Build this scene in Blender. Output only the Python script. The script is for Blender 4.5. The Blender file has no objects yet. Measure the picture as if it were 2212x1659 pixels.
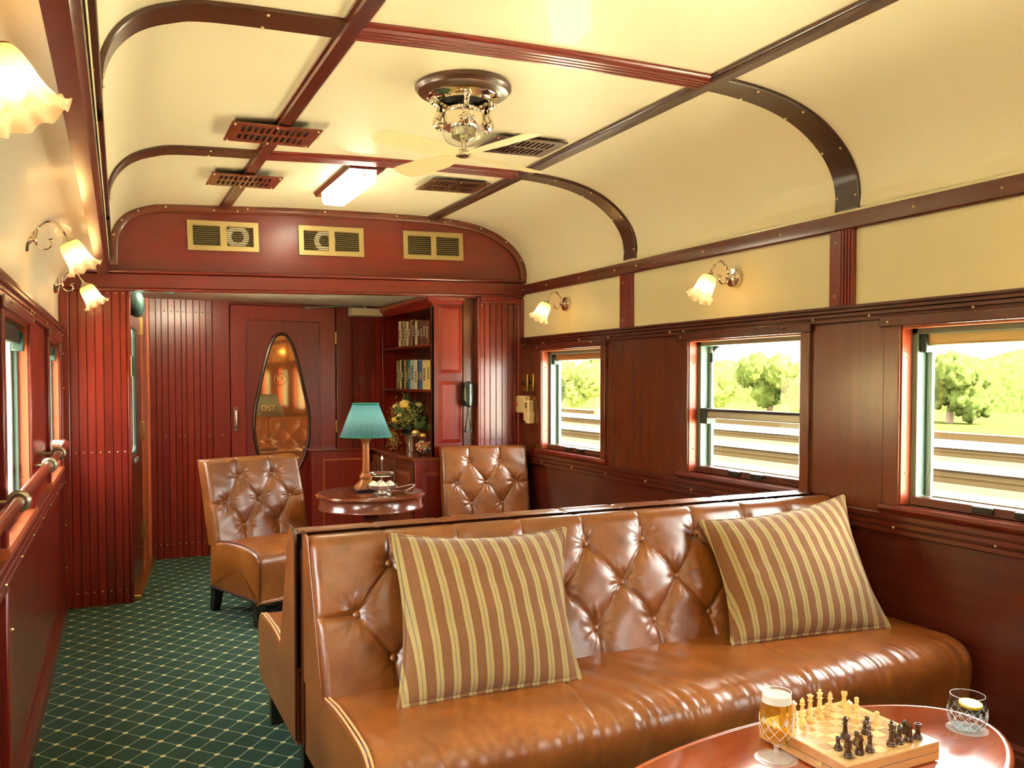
import bpy, bmesh, math, random
import numpy as np
from mathutils import Vector, Matrix, noise
R = math.radians
random.seed(7)
sc = bpy.context.scene
col = sc.collection

# ------------------------------------------------------------------ camera
cam = bpy.data.cameras.new('camera')
cam.sensor_width = 36.0
cam.lens = 36.0 * 1835.0 / 2212.0
cam.shift_y = (877.67 - 829.5) / 2212.0
cam.clip_start = 0.02
cam_o = bpy.data.objects.new('camera', cam)
cam_o.location = (0, 0, 1.35)
cam_o.rotation_euler = (R(90 - 1.8), 0, R(-25.75))
col.objects.link(cam_o)
sc.camera = cam_o

# ------------------------------------------------------------------ world, sun, exposure
SKY = 8.0
world = bpy.data.worlds.new('world')
sc.world = world
world.use_nodes = True
bgn = world.node_tree.nodes['Background']
bgn.inputs[0].default_value = (1.0, 0.985, 0.95, 1)
bgn.inputs[1].default_value = SKY
sun = bpy.data.lights.new('sun', 'SUN')
sun.energy = 42.0
sun.angle = R(2)
sun.color = (1, .90, .74)
sun_o = bpy.data.objects.new('sun', sun)
sun_o.rotation_euler = (R(42), 0, R(-5))
col.objects.link(sun_o)
sc.view_settings.view_transform = 'Standard'
sc.view_settings.look = 'None'
sc.view_settings.gamma = 1.0
sc.view_settings.use_curve_mapping = False
sc.view_settings.exposure = 1.62
W_SCONCE = .8      # watts of each sconce bulb
W_TABLE = .35       # table lamp
E_DIFF = 6.0        # ceiling lamp diffuser emission
sc.cycles.use_denoising = True
sc.cycles.max_bounces = 8
sc.cycles.diffuse_bounces = 4
sc.cycles.glossy_bounces = 4
sc.cycles.transparent_max_bounces = 16
sc.cycles.caustics_reflective = False
sc.cycles.caustics_refractive = False
sc.cycles.sample_clamp_indirect = 6.0

# ------------------------------------------------------------------ mesh helpers
class MB:
    def __init__(s):
        s.v = []; s.f = []
    def add(s, vs, fs):
        o = len(s.v)
        s.v += [tuple(map(float, v)) for v in vs]
        s.f += [tuple(i + o for i in f) for f in fs]
        return s
    def box(s, x0, x1, y0, y1, z0, z1):
        return s.add([(x0,y0,z0),(x1,y0,z0),(x1,y1,z0),(x0,y1,z0),(x0,y0,z1),(x1,y0,z1),(x1,y1,z1),(x0,y1,z1)],
                     [(0,3,2,1),(4,5,6,7),(0,1,5,4),(1,2,6,5),(2,3,7,6),(3,0,4,7)])
    def prism(s, poly, axis, a, b):
        n = len(poly); vs = []
        for t in (a, b):
            for p, q in poly:
                vs.append({'x': (t,p,q), 'y': (p,t,q), 'z': (p,q,t)}[axis])
        fs = [tuple(range(n)), tuple(range(2*n-1, n-1, -1))]
        fs += [(i, (i+1) % n, n+(i+1) % n, n+i) for i in range(n)]
        return s.add(vs, fs)
    def lathe(s, prof, n=24, c=(0,0,0), M=None, ruffle=None):
        vs = []; fs = []; m = len(prof)
        for i in range(n):
            a = 2*math.pi*i/n
            for j, (r, z) in enumerate(prof):
                k = 1.0; dz = 0
                if ruffle: k, dz = ruffle(j, a)
                p = Vector((r*k*math.cos(a), r*k*math.sin(a), z+dz))
                if M: p = M @ p
                vs.append((p.x+c[0], p.y+c[1], p.z+c[2]))
        for i in range(n):
            for j in range(m-1):
                i2 = (i+1) % n
                fs.append((i*m+j, i2*m+j, i2*m+j+1, i*m+j+1))
        return s.add(vs, fs)
    def tube(s, pts, r, n=8, closed=False):
        P = [Vector(p) for p in pts]; N = len(P); vs = []; fs = []
        rr = r if isinstance(r, (list, tuple)) else [r]*N
        up = None
        for i in range(N):
            if closed: t = P[(i+1) % N] - P[i-1]
            else: t = P[min(i+1, N-1)] - P[max(i-1, 0)]
            t.normalize()
            if up is None:
                up = Vector((0,0,1)) if abs(t.z) < .9 else Vector((1,0,0))
            a = t.cross(up)
            if a.length < 1e-4: a = t.cross(Vector((0,1,0)))
            a.normalize(); b = a.cross(t); up = b
            for k in range(n):
                w = 2*math.pi*k/n
                q = P[i] + (a*math.cos(w) + b*math.sin(w))*rr[i]
                vs.append(q)
        for i in range(N if closed else N-1):
            for k in range(n):
                i2 = (i+1) % N
                fs.append((i*n+k, i*n+(k+1) % n, i2*n+(k+1) % n, i2*n+k))
        if not closed:
            fs.append(tuple(range(n-1, -1, -1))); fs.append(tuple((N-1)*n+k for k in range(n)))
        return s.add(vs, fs)
    def sphere(s, c, r, n=10, m=6, sq=(1,1,1)):
        vs = []; fs = []
        for j in range(m+1):
            ph = math.pi*j/m
            for i in range(n):
                a = 2*math.pi*i/n
                vs.append((c[0]+r*sq[0]*math.sin(ph)*math.cos(a), c[1]+r*sq[1]*math.sin(ph)*math.sin(a), c[2]+r*sq[2]*math.cos(ph)))
        for j in range(m):
            for i in range(n):
                fs.append((j*n+i, (j+1)*n+i, (j+1)*n+(i+1) % n, j*n+(i+1) % n))
        return s.add(vs, fs)
    def surf(s, A, flip=False, closed_u=False):
        # A: array [nu][nv][3]
        nu, nv = A.shape[0], A.shape[1]
        o = len(s.v); s.v += [tuple(p) for p in A.reshape(-1, 3).tolist()]
        for i in range(nu if closed_u else nu-1):
            i2 = (i+1) % nu
            for j in range(nv-1):
                q = (o+i*nv+j, o+i2*nv+j, o+i2*nv+j+1, o+i*nv+j+1)
                s.f.append(q[::-1] if flip else q)
        return s
    def xf(s, M):
        s.v = [tuple(M @ Vector(v)) for v in s.v]; return s
    def mesh(s, name, mat, smooth=40, merge=False):
        me = bpy.data.meshes.new(name)
        me.from_pydata(s.v, [], s.f)
        bm = bmesh.new(); bm.from_mesh(me)
        bmesh.ops.remove_doubles(bm, verts=bm.verts, dist=1e-6)
        bmesh.ops.recalc_face_normals(bm, faces=bm.faces)
        bm.to_mesh(me); bm.free()
        me.materials.append(mat)
        if smooth:
            me.polygons.foreach_set('use_smooth', [True]*len(me.polygons))
            me.set_sharp_from_angle(angle=R(smooth))
        return me
    def build(s, name, mat, parent=None, loc=None, rot=None, smooth=40, bevel=0, label=None, kind=None):
        o = bpy.data.objects.new(name, s.mesh(name, mat, smooth))
        col.objects.link(o)
        if parent: o.parent = parent
        if loc: o.location = loc
        if rot: o.rotation_euler = rot
        if bevel:
            b = o.modifiers.new('bevel', 'BEVEL'); b.width = bevel; b.segments = 2; b.limit_method = 'ANGLE'; b.angle_limit = R(50)
        if label: o['label'] = label
        if kind: o['kind'] = kind
        return o

def tag(o, label, cat, group=None, kind=None):
    o['label'] = label; o['category'] = cat
    if group: o['group'] = group
    if kind: o['kind'] = kind
    return o
def root(name, label, cat, loc=(0,0,0), rotz=0, group=None, kind=None):
    o = bpy.data.objects.new(name, None); col.objects.link(o)
    o.empty_display_size = .05
    o.location = loc; o.rotation_euler = (0, 0, rotz)
    return tag(o, label, cat, group, kind)
def inst(mesh, name, parent=None, loc=(0,0,0), rot=(0,0,0), scale=None):
    o = bpy.data.objects.new(name, mesh); col.objects.link(o)
    if parent: o.parent = parent
    o.location = loc; o.rotation_euler = rot
    if scale: o.scale = scale
    return o
def screws(parent, pts, r=.0045, axis=(1,0,0), mat=None, name='screw_heads'):
    m = MB()
    for p in pts:
        m.sphere(p, r, 8, 4)
    return m.build(name, mat or M['screw'], parent, kind='stuff')
def cat_rom(pts, n=4):
    P = [Vector(p) for p in pts]; out = []
    for i in range(len(P)-1):
        p0 = P[max(i-1, 0)]; p1 = P[i]; p2 = P[i+1]; p3 = P[min(i+2, len(P)-1)]
        for k in range(n):
            t = k/n
            out.append(.5*((2*p1)+(p2-p0)*t+(2*p0-5*p1+4*p2-p3)*t*t+(3*p1-p0-3*p2+p3)*t**3))
    out.append(P[-1]); return out

# ------------------------------------------------------------------ materials
M = {}
def lin(r, g, b):
    f = lambda c: (c/255/12.92 if c <= 10 else ((c/255+.055)/1.055)**2.4)
    return (f(r), f(g), f(b), 1)
class NT:
    def __init__(s, name):
        s.m = bpy.data.materials.new(name); s.m.use_nodes = True
        s.t = s.m.node_tree; s.n = s.t.nodes
        s.p = s.n['Principled BSDF']; s.out = s.n['Material Output']
        M[name] = s.m
    def node(s, typ, **kw):
        n = s.n.new(typ)
        for k, v in kw.items():
            setattr(n, k, v)
        return n
    def link(s, a, b): s.t.links.new(a, b)
    def set(s, **kw):
        for k, v in kw.items():
            s.p.inputs[k.replace('_', ' ')].default_value = v
        return s
    def math(s, op, a, b=None, c=None):
        n = s.node('ShaderNodeMath', operation=op)
        for i, x in enumerate((a, b, c)):
            if x is None: continue
            if isinstance(x, (int, float)): n.inputs[i].default_value = x
            else: s.link(x, n.inputs[i])
        return n.outputs[0]
    def mix(s, fac, a, b):
        n = s.node('ShaderNodeMix', data_type='RGBA')
        for i, x in ((0, fac), (6, a), (7, b)):
            if isinstance(x, (int, float, tuple)): n.inputs[i].default_value = x
            else: s.link(x, n.inputs[i])
        return n.outputs[2]
    def coords(s, scale=(1,1,1), rnd=False, which='Object'):
        tc = s.node('ShaderNodeTexCoord'); mp = s.node('ShaderNodeMapping')
        mp.inputs['Scale'].default_value = scale
        s.link(tc.outputs[which], mp.inputs['Vector'])
        if rnd:
            oi = s.node('ShaderNodeObjectInfo')
            cb = s.node('ShaderNodeCombineXYZ')
            r10 = s.math('MULTIPLY', oi.outputs['Random'], 37.0)
            for i in range(3): s.link(r10, cb.inputs[i])
            s.link(cb.outputs[0], mp.inputs['Location'])
            s.rand = oi.outputs['Random']
        return mp.outputs[0]
    def noise(s, vec, scale, detail=4, rough=.55, dist=0):
        n = s.node('ShaderNodeTexNoise')
        n.inputs['Scale'].default_value = scale; n.inputs['Detail'].default_value = detail
        n.inputs['Roughness'].default_value = rough; n.inputs['Distortion'].default_value = dist
        if vec: s.link(vec, n.inputs['Vector'])
        return n.outputs['Fac']
    def ramp(s, fac, stops):
        n = s.node('ShaderNodeValToRGB')
        e = n.color_ramp.elements
        while len(e) < len(stops): e.new(.5)
        for el, (p, c) in zip(e, stops): el.position = p; el.color = c
        s.link(fac, n.inputs[0]); return n.outputs[0]
    def bump(s, h, strength=.2, dist=.002):
        b = s.node('ShaderNodeBump'); b.inputs['Strength'].default_value = strength; b.inputs['Distance'].default_value = dist
        s.link(h, b.inputs['Height']); s.link(b.outputs[0], s.p.inputs['Normal'])
    def color(s, c): s.link(c, s.p.inputs['Base Color'])

def plain(name, rgb, rough=.5, metal=0, **kw):
    t = NT(name); t.set(Base_Color=lin(*rgb), Roughness=rough, Metallic=metal, **kw); return t
def wood(name, dark, light, axis=2, rough=.28, coat=.45, rnd=True, freq=1.0, spread=.85):
    t = NT(name)
    sc_ = [26*freq]*3; sc_[axis] = 1.3*freq
    v = t.coords(tuple(sc_), rnd)
    n1 = t.noise(v, 1.0, 6, .62, .6)
    n2 = t.noise(v, 5.0, 3, .5)
    f = t.math('ADD', t.math('MULTIPLY', n1, .8), t.math('MULTIPLY', n2, .2))
    c = t.ramp(f, [(.5-spread*.45, lin(*dark)), (.5+spread*.45, lin(*light))])
    if rnd:
        hs = t.node('ShaderNodeHueSaturation')
        t.link(c, hs.inputs['Color'])
        t.link(t.math('ADD', t.math('MULTIPLY', t.rand, .5), .78), hs.inputs['Value'])
        c = hs.outputs[0]
    t.color(c)
    t.set(Roughness=rough, Coat_Weight=coat, Coat_Roughness=.2)
    t.bump(f, .03, .0006)
    return t

wood('mahogany', (92, 20, 13), (140, 38, 22), 2)               # varnished red planks, vertical grain
wood('mahogany_y', (82, 22, 14), (120, 38, 22), 1)             # rails that run along the carriage
wood('mahogany_x', (90, 22, 15), (132, 40, 25), 0)
wood('mahogany_dark', (78, 34, 20), (112, 54, 31), 2, .22, .6, spread=.9)    # right wall panels
wood('mahogany_dark_y', (66, 22, 15), (98, 38, 24), 1, .24, .6)
wood('ebony_wood', (44, 20, 13), (78, 38, 21), 0, .32, .35)      # dark arched ribs
wood('jamb_wood', (170, 78, 40), (206, 112, 66), 2, .35, .3, spread=.4)
wood('jamb_red', (126, 50, 28), (160, 74, 44), 2, .35, .3, spread=.6)
wood('table_wood', (132, 54, 20), (188, 92, 40), 0, .16, .7, freq=.6)
wood('table_wood_dark', (84, 32, 16), (136, 62, 32), 0, .16, .8, freq=.6)
wood('lamp_wood', (120, 62, 24), (178, 108, 52), 2, .25, .5)
wood('board_wood', (168, 112, 58), (206, 156, 92), 0, .3, .3, freq=.9)
wood('square_light', (226, 196, 136), (240, 214, 158), 0, .3, .2, spread=.4)
wood('square_dark', (196, 150, 88), (214, 172, 108), 1, .3, .2, spread=.4)
wood('board_rim', (206, 168, 108), (228, 194, 136), 0, .3, .3, spread=.4)
wood('maple', (218, 178, 104), (240, 206, 138), 2, .35, .2, spread=.4)
wood('walnut', (52, 27, 13), (94, 54, 28), 2, .22, .5)
plain('screw', (214, 190, 140), .3, .9)
plain('brass', (200, 170, 96), .28, 1)
plain('pale_brass', (196, 176, 122), .38, .75)
plain('chrome', (232, 224, 206), .09, 1)
plain('silver', (240, 237, 226), .2, 1)
plain('black', (12, 12, 12), .35)
plain('black_leg', (22, 14, 11), .3, Coat_Weight=.4)
plain('dark_void', (14, 9, 7), .8)
plain('teal_steel', (100, 132, 124), .35)
plain('teal_dark', (30, 62, 60), .4)
plain('alu', (176, 176, 164), .3, .8)
plain('rubber', (40, 38, 34), .6)
plain('white_paint', (226, 226, 208), .45)
plain('cream_plastic', (228, 214, 170), .4)
plain('grey_screen', (110, 104, 84), .3)
plain('red_led', (200, 30, 30), .3)
plain('phone_green', (32, 46, 38), .2, Coat_Weight=.5)
plain('wax', (246, 236, 206), .5)
plain('gold_leaf', (214, 176, 92), .3, .8)
plain('handrail_bracket', (176, 168, 140), .3, .85)
plain('leaf', (66, 92, 44), .55)
plain('leaf_dark', (44, 66, 36), .6)
plain('filler_flower', (186, 180, 104), .7)
plain('rose_yellow', (240, 206, 96), .6)
plain('rose_pale', (240, 226, 150), .6)
plain('meringue', (250, 240, 214), .7)
plain('nut', (120, 66, 34), .6)
plain('lemon_rind', (236, 206, 30), .45)
plain('lemon_flesh', (246, 240, 186), .4)
plain('foam', (246, 242, 230), .9)
plain('cable_clear', (190, 180, 160), .3)
plain('fan_blade', (226, 208, 160), .4)
plain('sign_paper', (232, 222, 170), .7)
plain('piping_pale', (206, 160, 108), .45)

def cream(name, a, b):
    t = NT(name); v = t.coords((1,1,1))
    n = t.noise(v, 2.2, 3, .5); n2 = t.noise(v, 160, 2)
    t.color(t.mix(n, lin(*a), lin(*b))); t.set(Roughness=.42, Coat_Weight=.08)
    t.bump(n2, .05, .0006)
cream('cream', (240, 228, 190), (246, 236, 204))
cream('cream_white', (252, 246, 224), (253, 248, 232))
cream('cream_frieze', (244, 232, 184), (247, 237, 196))

def carpet():
    t = NT('carpet'); tc = t.node('ShaderNodeTexCoord'); sp = t.node('ShaderNodeSeparateXYZ')
    t.link(tc.outputs['Object'], sp.inputs[0])
    u = t.math('DIVIDE', t.math('SUBTRACT', sp.outputs[0], .062), .117)
    v = t.math('DIVIDE', t.math('SUBTRACT', sp.outputs[1], 3.391), .1385)
    a = t.math('ADD', u, v); b = t.math('SUBTRACT', u, v)
    fa = t.math('SUBTRACT', a, t.math('ROUND', a)); fb = t.math('SUBTRACT', b, t.math('ROUND', b))
    aa = t.math('ABSOLUTE', fa); ab = t.math('ABSOLUTE', fb)
    dots = lambda q: t.math('LESS_THAN', t.math('FRACT', t.math('ADD', t.math('MULTIPLY', q, 9.0), .25)), .52)
    l1 = t.math('MULTIPLY', t.math('LESS_THAN', aa, .026), dots(b))
    l2 = t.math('MULTIPLY', t.math('LESS_THAN', ab, .026), dots(a))
    du = t.math('ABSOLUTE', t.math('MULTIPLY', t.math('ADD', fa, fb), .117/2))
    dv = t.math('ABSOLUTE', t.math('MULTIPLY', t.math('SUBTRACT', fa, fb), .1385/2))
    nd = t.math('MULTIPLY', t.math('LESS_THAN', du, .0092), t.math('LESS_THAN', dv, .0100))
    mk = t.math('MINIMUM', t.math('ADD', t.math('ADD', l1, l2), nd), 1.0)
    cs = t.coords((1,1,1)); n = t.noise(cs, 260, 3, .7); n2 = t.noise(cs, 7, 3)
    g = t.mix(n, lin(3, 42, 28), lin(16, 80, 54))
    g2 = t.mix(t.math('MULTIPLY', n2, .5), g, lin(6, 52, 36))
    t.color(t.mix(mk, g2, t.mix(n, lin(196, 192, 132), lin(228, 224, 172))))
    t.set(Roughness=.95, Sheen_Weight=.05)
    t.bump(n, .7, .004)
carpet()

def leather(name, a, b, c):
    t = NT(name); v = t.coords((1,1,1), True)
    n = t.noise(v, 5, 5, .6); n2 = t.noise(v, 45, 4, .65); n3 = t.noise(v, 420, 2)
    k = t.ramp(t.math('ADD', t.math('MULTIPLY', n, .7), t.math('MULTIPLY', n2, .3)), [(.32, lin(*a)), (.52, lin(*b)), (.72, lin(*c))])
    t.color(k)
    t.link(t.math('ADD', t.math('MULTIPLY', n2, .22), .22), t.p.inputs['Roughness'])
    t.set(Coat_Weight=.5, Coat_Roughness=.28, Specular_IOR_Level=.6)
    t.bump(t.math('ADD', t.math('MULTIPLY', n3, .35), n2), .22, .0016)
leather('leather', (112, 58, 20), (140, 78, 28), (166, 100, 40))
leather('leather_tuft', (100, 53, 17), (128, 70, 24), (150, 89, 35))
plain('leather_dark', (66, 34, 18), .45)

def pillow_mat():
    t = NT('pillow_stripe'); tc = t.node('ShaderNodeTexCoord'); sp = t.node('ShaderNodeSeparateXYZ')
    t.link(tc.outputs['Object'], sp.inputs[0])
    cs = t.coords((1,1,1), True)
    wob = t.math('MULTIPLY', t.noise(cs, 120, 2), .0016)
    x = t.math('ADD', sp.outputs[0], wob)
    p = t.math('FRACT', t.math('MULTIPLY', t.math('ADD', x, 2.0), 1/.0505))
    d = t.math('ABSOLUTE', t.math('SUBTRACT', p, .5))
    gold = t.math('LESS_THAN', d, .215)
    line = t.math('LESS_THAN', d, .022)
    edge = t.math('LESS_THAN', t.math('ABSOLUTE', t.math('SUBTRACT', d, .27)), .012)
    wv = t.noise(t.coords((420, 420, 620)), 1, 2); big = t.noise(cs, 11, 3)
    brown = t.mix(wv, lin(96, 58, 26), lin(146, 98, 52))
    gld = t.mix(wv, lin(146, 124, 72), lin(186, 164, 110))
    gld = t.mix(t.math('MULTIPLY', big, .45), gld, lin(170, 150, 82))
    c = t.mix(gold, brown, gld)
    c = t.mix(line, c, lin(112, 104, 96)); c = t.mix(t.math('MULTIPLY', edge, .6), c, lin(104, 72, 44))
    t.color(c); t.set(Roughness=.9, Sheen_Weight=.3); t.bump(wv, .5, .0012)
pillow_mat()

def thin_glass(name, tint=(1,1,1,1), refl=.9, rough=0.0):
    t = NT(name); t.n.remove(t.p)
    tr = t.node('ShaderNodeBsdfTransparent'); tr.inputs[0].default_value = tint
    gl = t.node('ShaderNodeBsdfGlossy'); gl.inputs['Roughness'].default_value = rough
    lw_ = t.node('ShaderNodeLayerWeight')
    mx = t.node('ShaderNodeMixShader')
    t.link(t.math('ADD', t.math('MULTIPLY', t.math('POWER', lw_.outputs['Facing'], 5.0), .8*refl), .045*refl), mx.inputs[0])
    t.link(tr.outputs[0], mx.inputs[1]); t.link(gl.outputs[0], mx.inputs[2]); t.link(mx.outputs[0], t.out.inputs[0])
thin_glass('window_glass', (.93, .96, .95, 1))
thin_glass('jar_glass', (.9, .93, .9, 1), 1.0)
thin_glass('crystal_thin', (.93, .95, .95, 1), 1.3, .03)
def solid_glass(name, c=(1,1,1,1), rough=0.0, ior=1.45):
    t = NT(name); t.set(Base_Color=c, Roughness=rough, IOR=ior, Transmission_Weight=1.0)
thin_glass('crystal', (.95, .97, .97, 1), 1.0, .02); thin_glass('water', (.88, .91, .92, 1), .8)
def beer_mat():
    t = NT('beer'); t.n.remove(t.p)
    tr = t.node('ShaderNodeBsdfTransparent'); tr.inputs[0].default_value = (.98, .76, .30, 1)
    tl = t.node('ShaderNodeBsdfTranslucent'); tl.inputs[0].default_value = (.85, .50, .08, 1)
    df = t.node('ShaderNodeBsdfPrincipled'); df.inputs['Base Color'].default_value = (.75, .40, .05, 1); df.inputs['Roughness'].default_value = .08
    m1 = t.node('ShaderNodeMixShader'); m1.inputs[0].default_value = .45; t.link(tl.outputs[0], m1.inputs[1]); t.link(df.outputs[0], m1.inputs[2])
    m2 = t.node('ShaderNodeMixShader'); m2.inputs[0].default_value = .68; t.link(m1.outputs[0], m2.inputs[1]); t.link(tr.outputs[0], m2.inputs[2])
    t.link(m2.outputs[0], t.out.inputs[0])
beer_mat()
t = NT('crystal_haze'); t.set(Base_Color=(.92, .94, .94, 1), Roughness=.06, Alpha=.22)
t = NT('cut_glass'); t.set(Base_Color=(.9, .92, .92, 1), Roughness=.1, Alpha=.45)
def shade_mat(name, top, mid, low, z0, z1, transp=.25):
    # frosted glass: tinted amber towards its neck (glass colour), lit by the bulb inside
    t = NT(name); t.n.remove(t.p)
    tc = t.node('ShaderNodeTexCoord'); sp = t.node('ShaderNodeSeparateXYZ'); t.link(tc.outputs['Object'], sp.inputs[0])
    f = t.math('DIVIDE', t.math('SUBTRACT', sp.outputs[2], z0), z1-z0)
    c = t.ramp(f, [(0, lin(*low)), (.45, lin(*mid)), (1, lin(*top))])
    tl = t.node('ShaderNodeBsdfTranslucent'); df = t.node('ShaderNodeBsdfPrincipled')
    df.inputs['Roughness'].default_value = .25
    t.link(c, tl.inputs[0]); t.link(c, df.inputs['Base Color'])
    m1 = t.node('ShaderNodeMixShader'); m1.inputs[0].default_value = .3
    t.link(tl.outputs[0], m1.inputs[1]); t.link(df.outputs[0], m1.inputs[2])
    tr = t.node('ShaderNodeBsdfTransparent'); t.link(c, tr.inputs[0])
    m2 = t.node('ShaderNodeMixShader'); m2.inputs[0].default_value = transp
    t.link(m1.outputs[0], m2.inputs[1]); t.link(tr.outputs[0], m2.inputs[2]); t.link(m2.outputs[0], t.out.inputs[0])
shade_mat('sconce_glass', (236, 160, 60), (255, 226, 170), (255, 226, 190), -.135, -.01, .26)
shade_mat('teal_silk', (72, 128, 146), (104, 158, 170), (84, 140, 156), -.1, .1, .0)
plain('teal_band', (34, 132, 120), .7)
def emit(name, rgb, s):
    t = NT(name); t.n.remove(t.p)
    e = t.node('ShaderNodeEmission'); e.inputs[0].default_value = lin(*rgb); e.inputs[1].default_value = s
    t.link(e.outputs[0], t.out.inputs[0])
emit('bulb_glow', (255, 232, 190), 7)
emit('vestibule_fill_glow', (255, 236, 200), 65)  # emission of the added fill strip behind the beam
emit('diffuser_glow', (255, 238, 206), E_DIFF)
# door pane: dark backed glass that mirrors the lounge with a copper cast
t = NT('mirror_glass'); t.set(Base_Color=lin(206, 142, 92), Metallic=.75, Roughness=.04)
# ================================================================== SETTING
YN = -3.4; YB = 5.63; YF = 6.88
LLOC = (-.222, 5.63, 0); LROT = R(-1.0)

def text_mesh(txt, size, depth, mat, name):
    cu = bpy.data.curves.new(name, 'FONT'); cu.body = txt; cu.size = size; cu.extrude = depth
    cu.align_x = 'CENTER'; cu.align_y = 'CENTER'
    o = bpy.data.objects.new(name, cu); col.objects.link(o)
    dg = bpy.context.evaluated_depsgraph_get()
    me = bpy.data.meshes.new_from_object(o.evaluated_get(dg))
    bpy.data.objects.remove(o); bpy.data.curves.remove(cu)
    me.materials.clear(); me.materials.append(mat); me.name = name
    return me
def reed_poly(z0, z1, dep, nr, s=1, x0=0.0):
    st = (z1-z0)/nr; p = [(x0+s*.004, z0)]
    for i in range(nr):
        a = z0+i*st
        p += [(x0-s*dep*.7, a+st*.04), (x0-s*dep, a+st*.2), (x0-s*dep, a+st*.8), (x0-s*dep*.7, a+st*.96)]
    p.append((x0+s*.004, z1)); return p

# ---- floor
floor = MB().box(-.42, 2.93, YN, 7.0, -.06, 0).build('floor', M['carpet'], smooth=0)
tag(floor, 'dark green carpet with cream dotted diamond lattice and small squares', 'floor', kind='structure')

# ---- side walls with windows
WIN_R = [(4.50, 5.29), (2.83, 3.63), (1.52, 2.31), (-.14, .65), (-1.45, -.66), (-3.1, -2.31)]
WIN_L = [(4.62, 5.42), (2.90, 3.68), (1.50, 2.29), (-.14, .65), (-1.45, -.66), (-3.1, -2.31)]
ZS, ZT = .865, 1.555        # window opening
POSTS = [4.215, 2.60, .98, -.64, -2.26]

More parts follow.
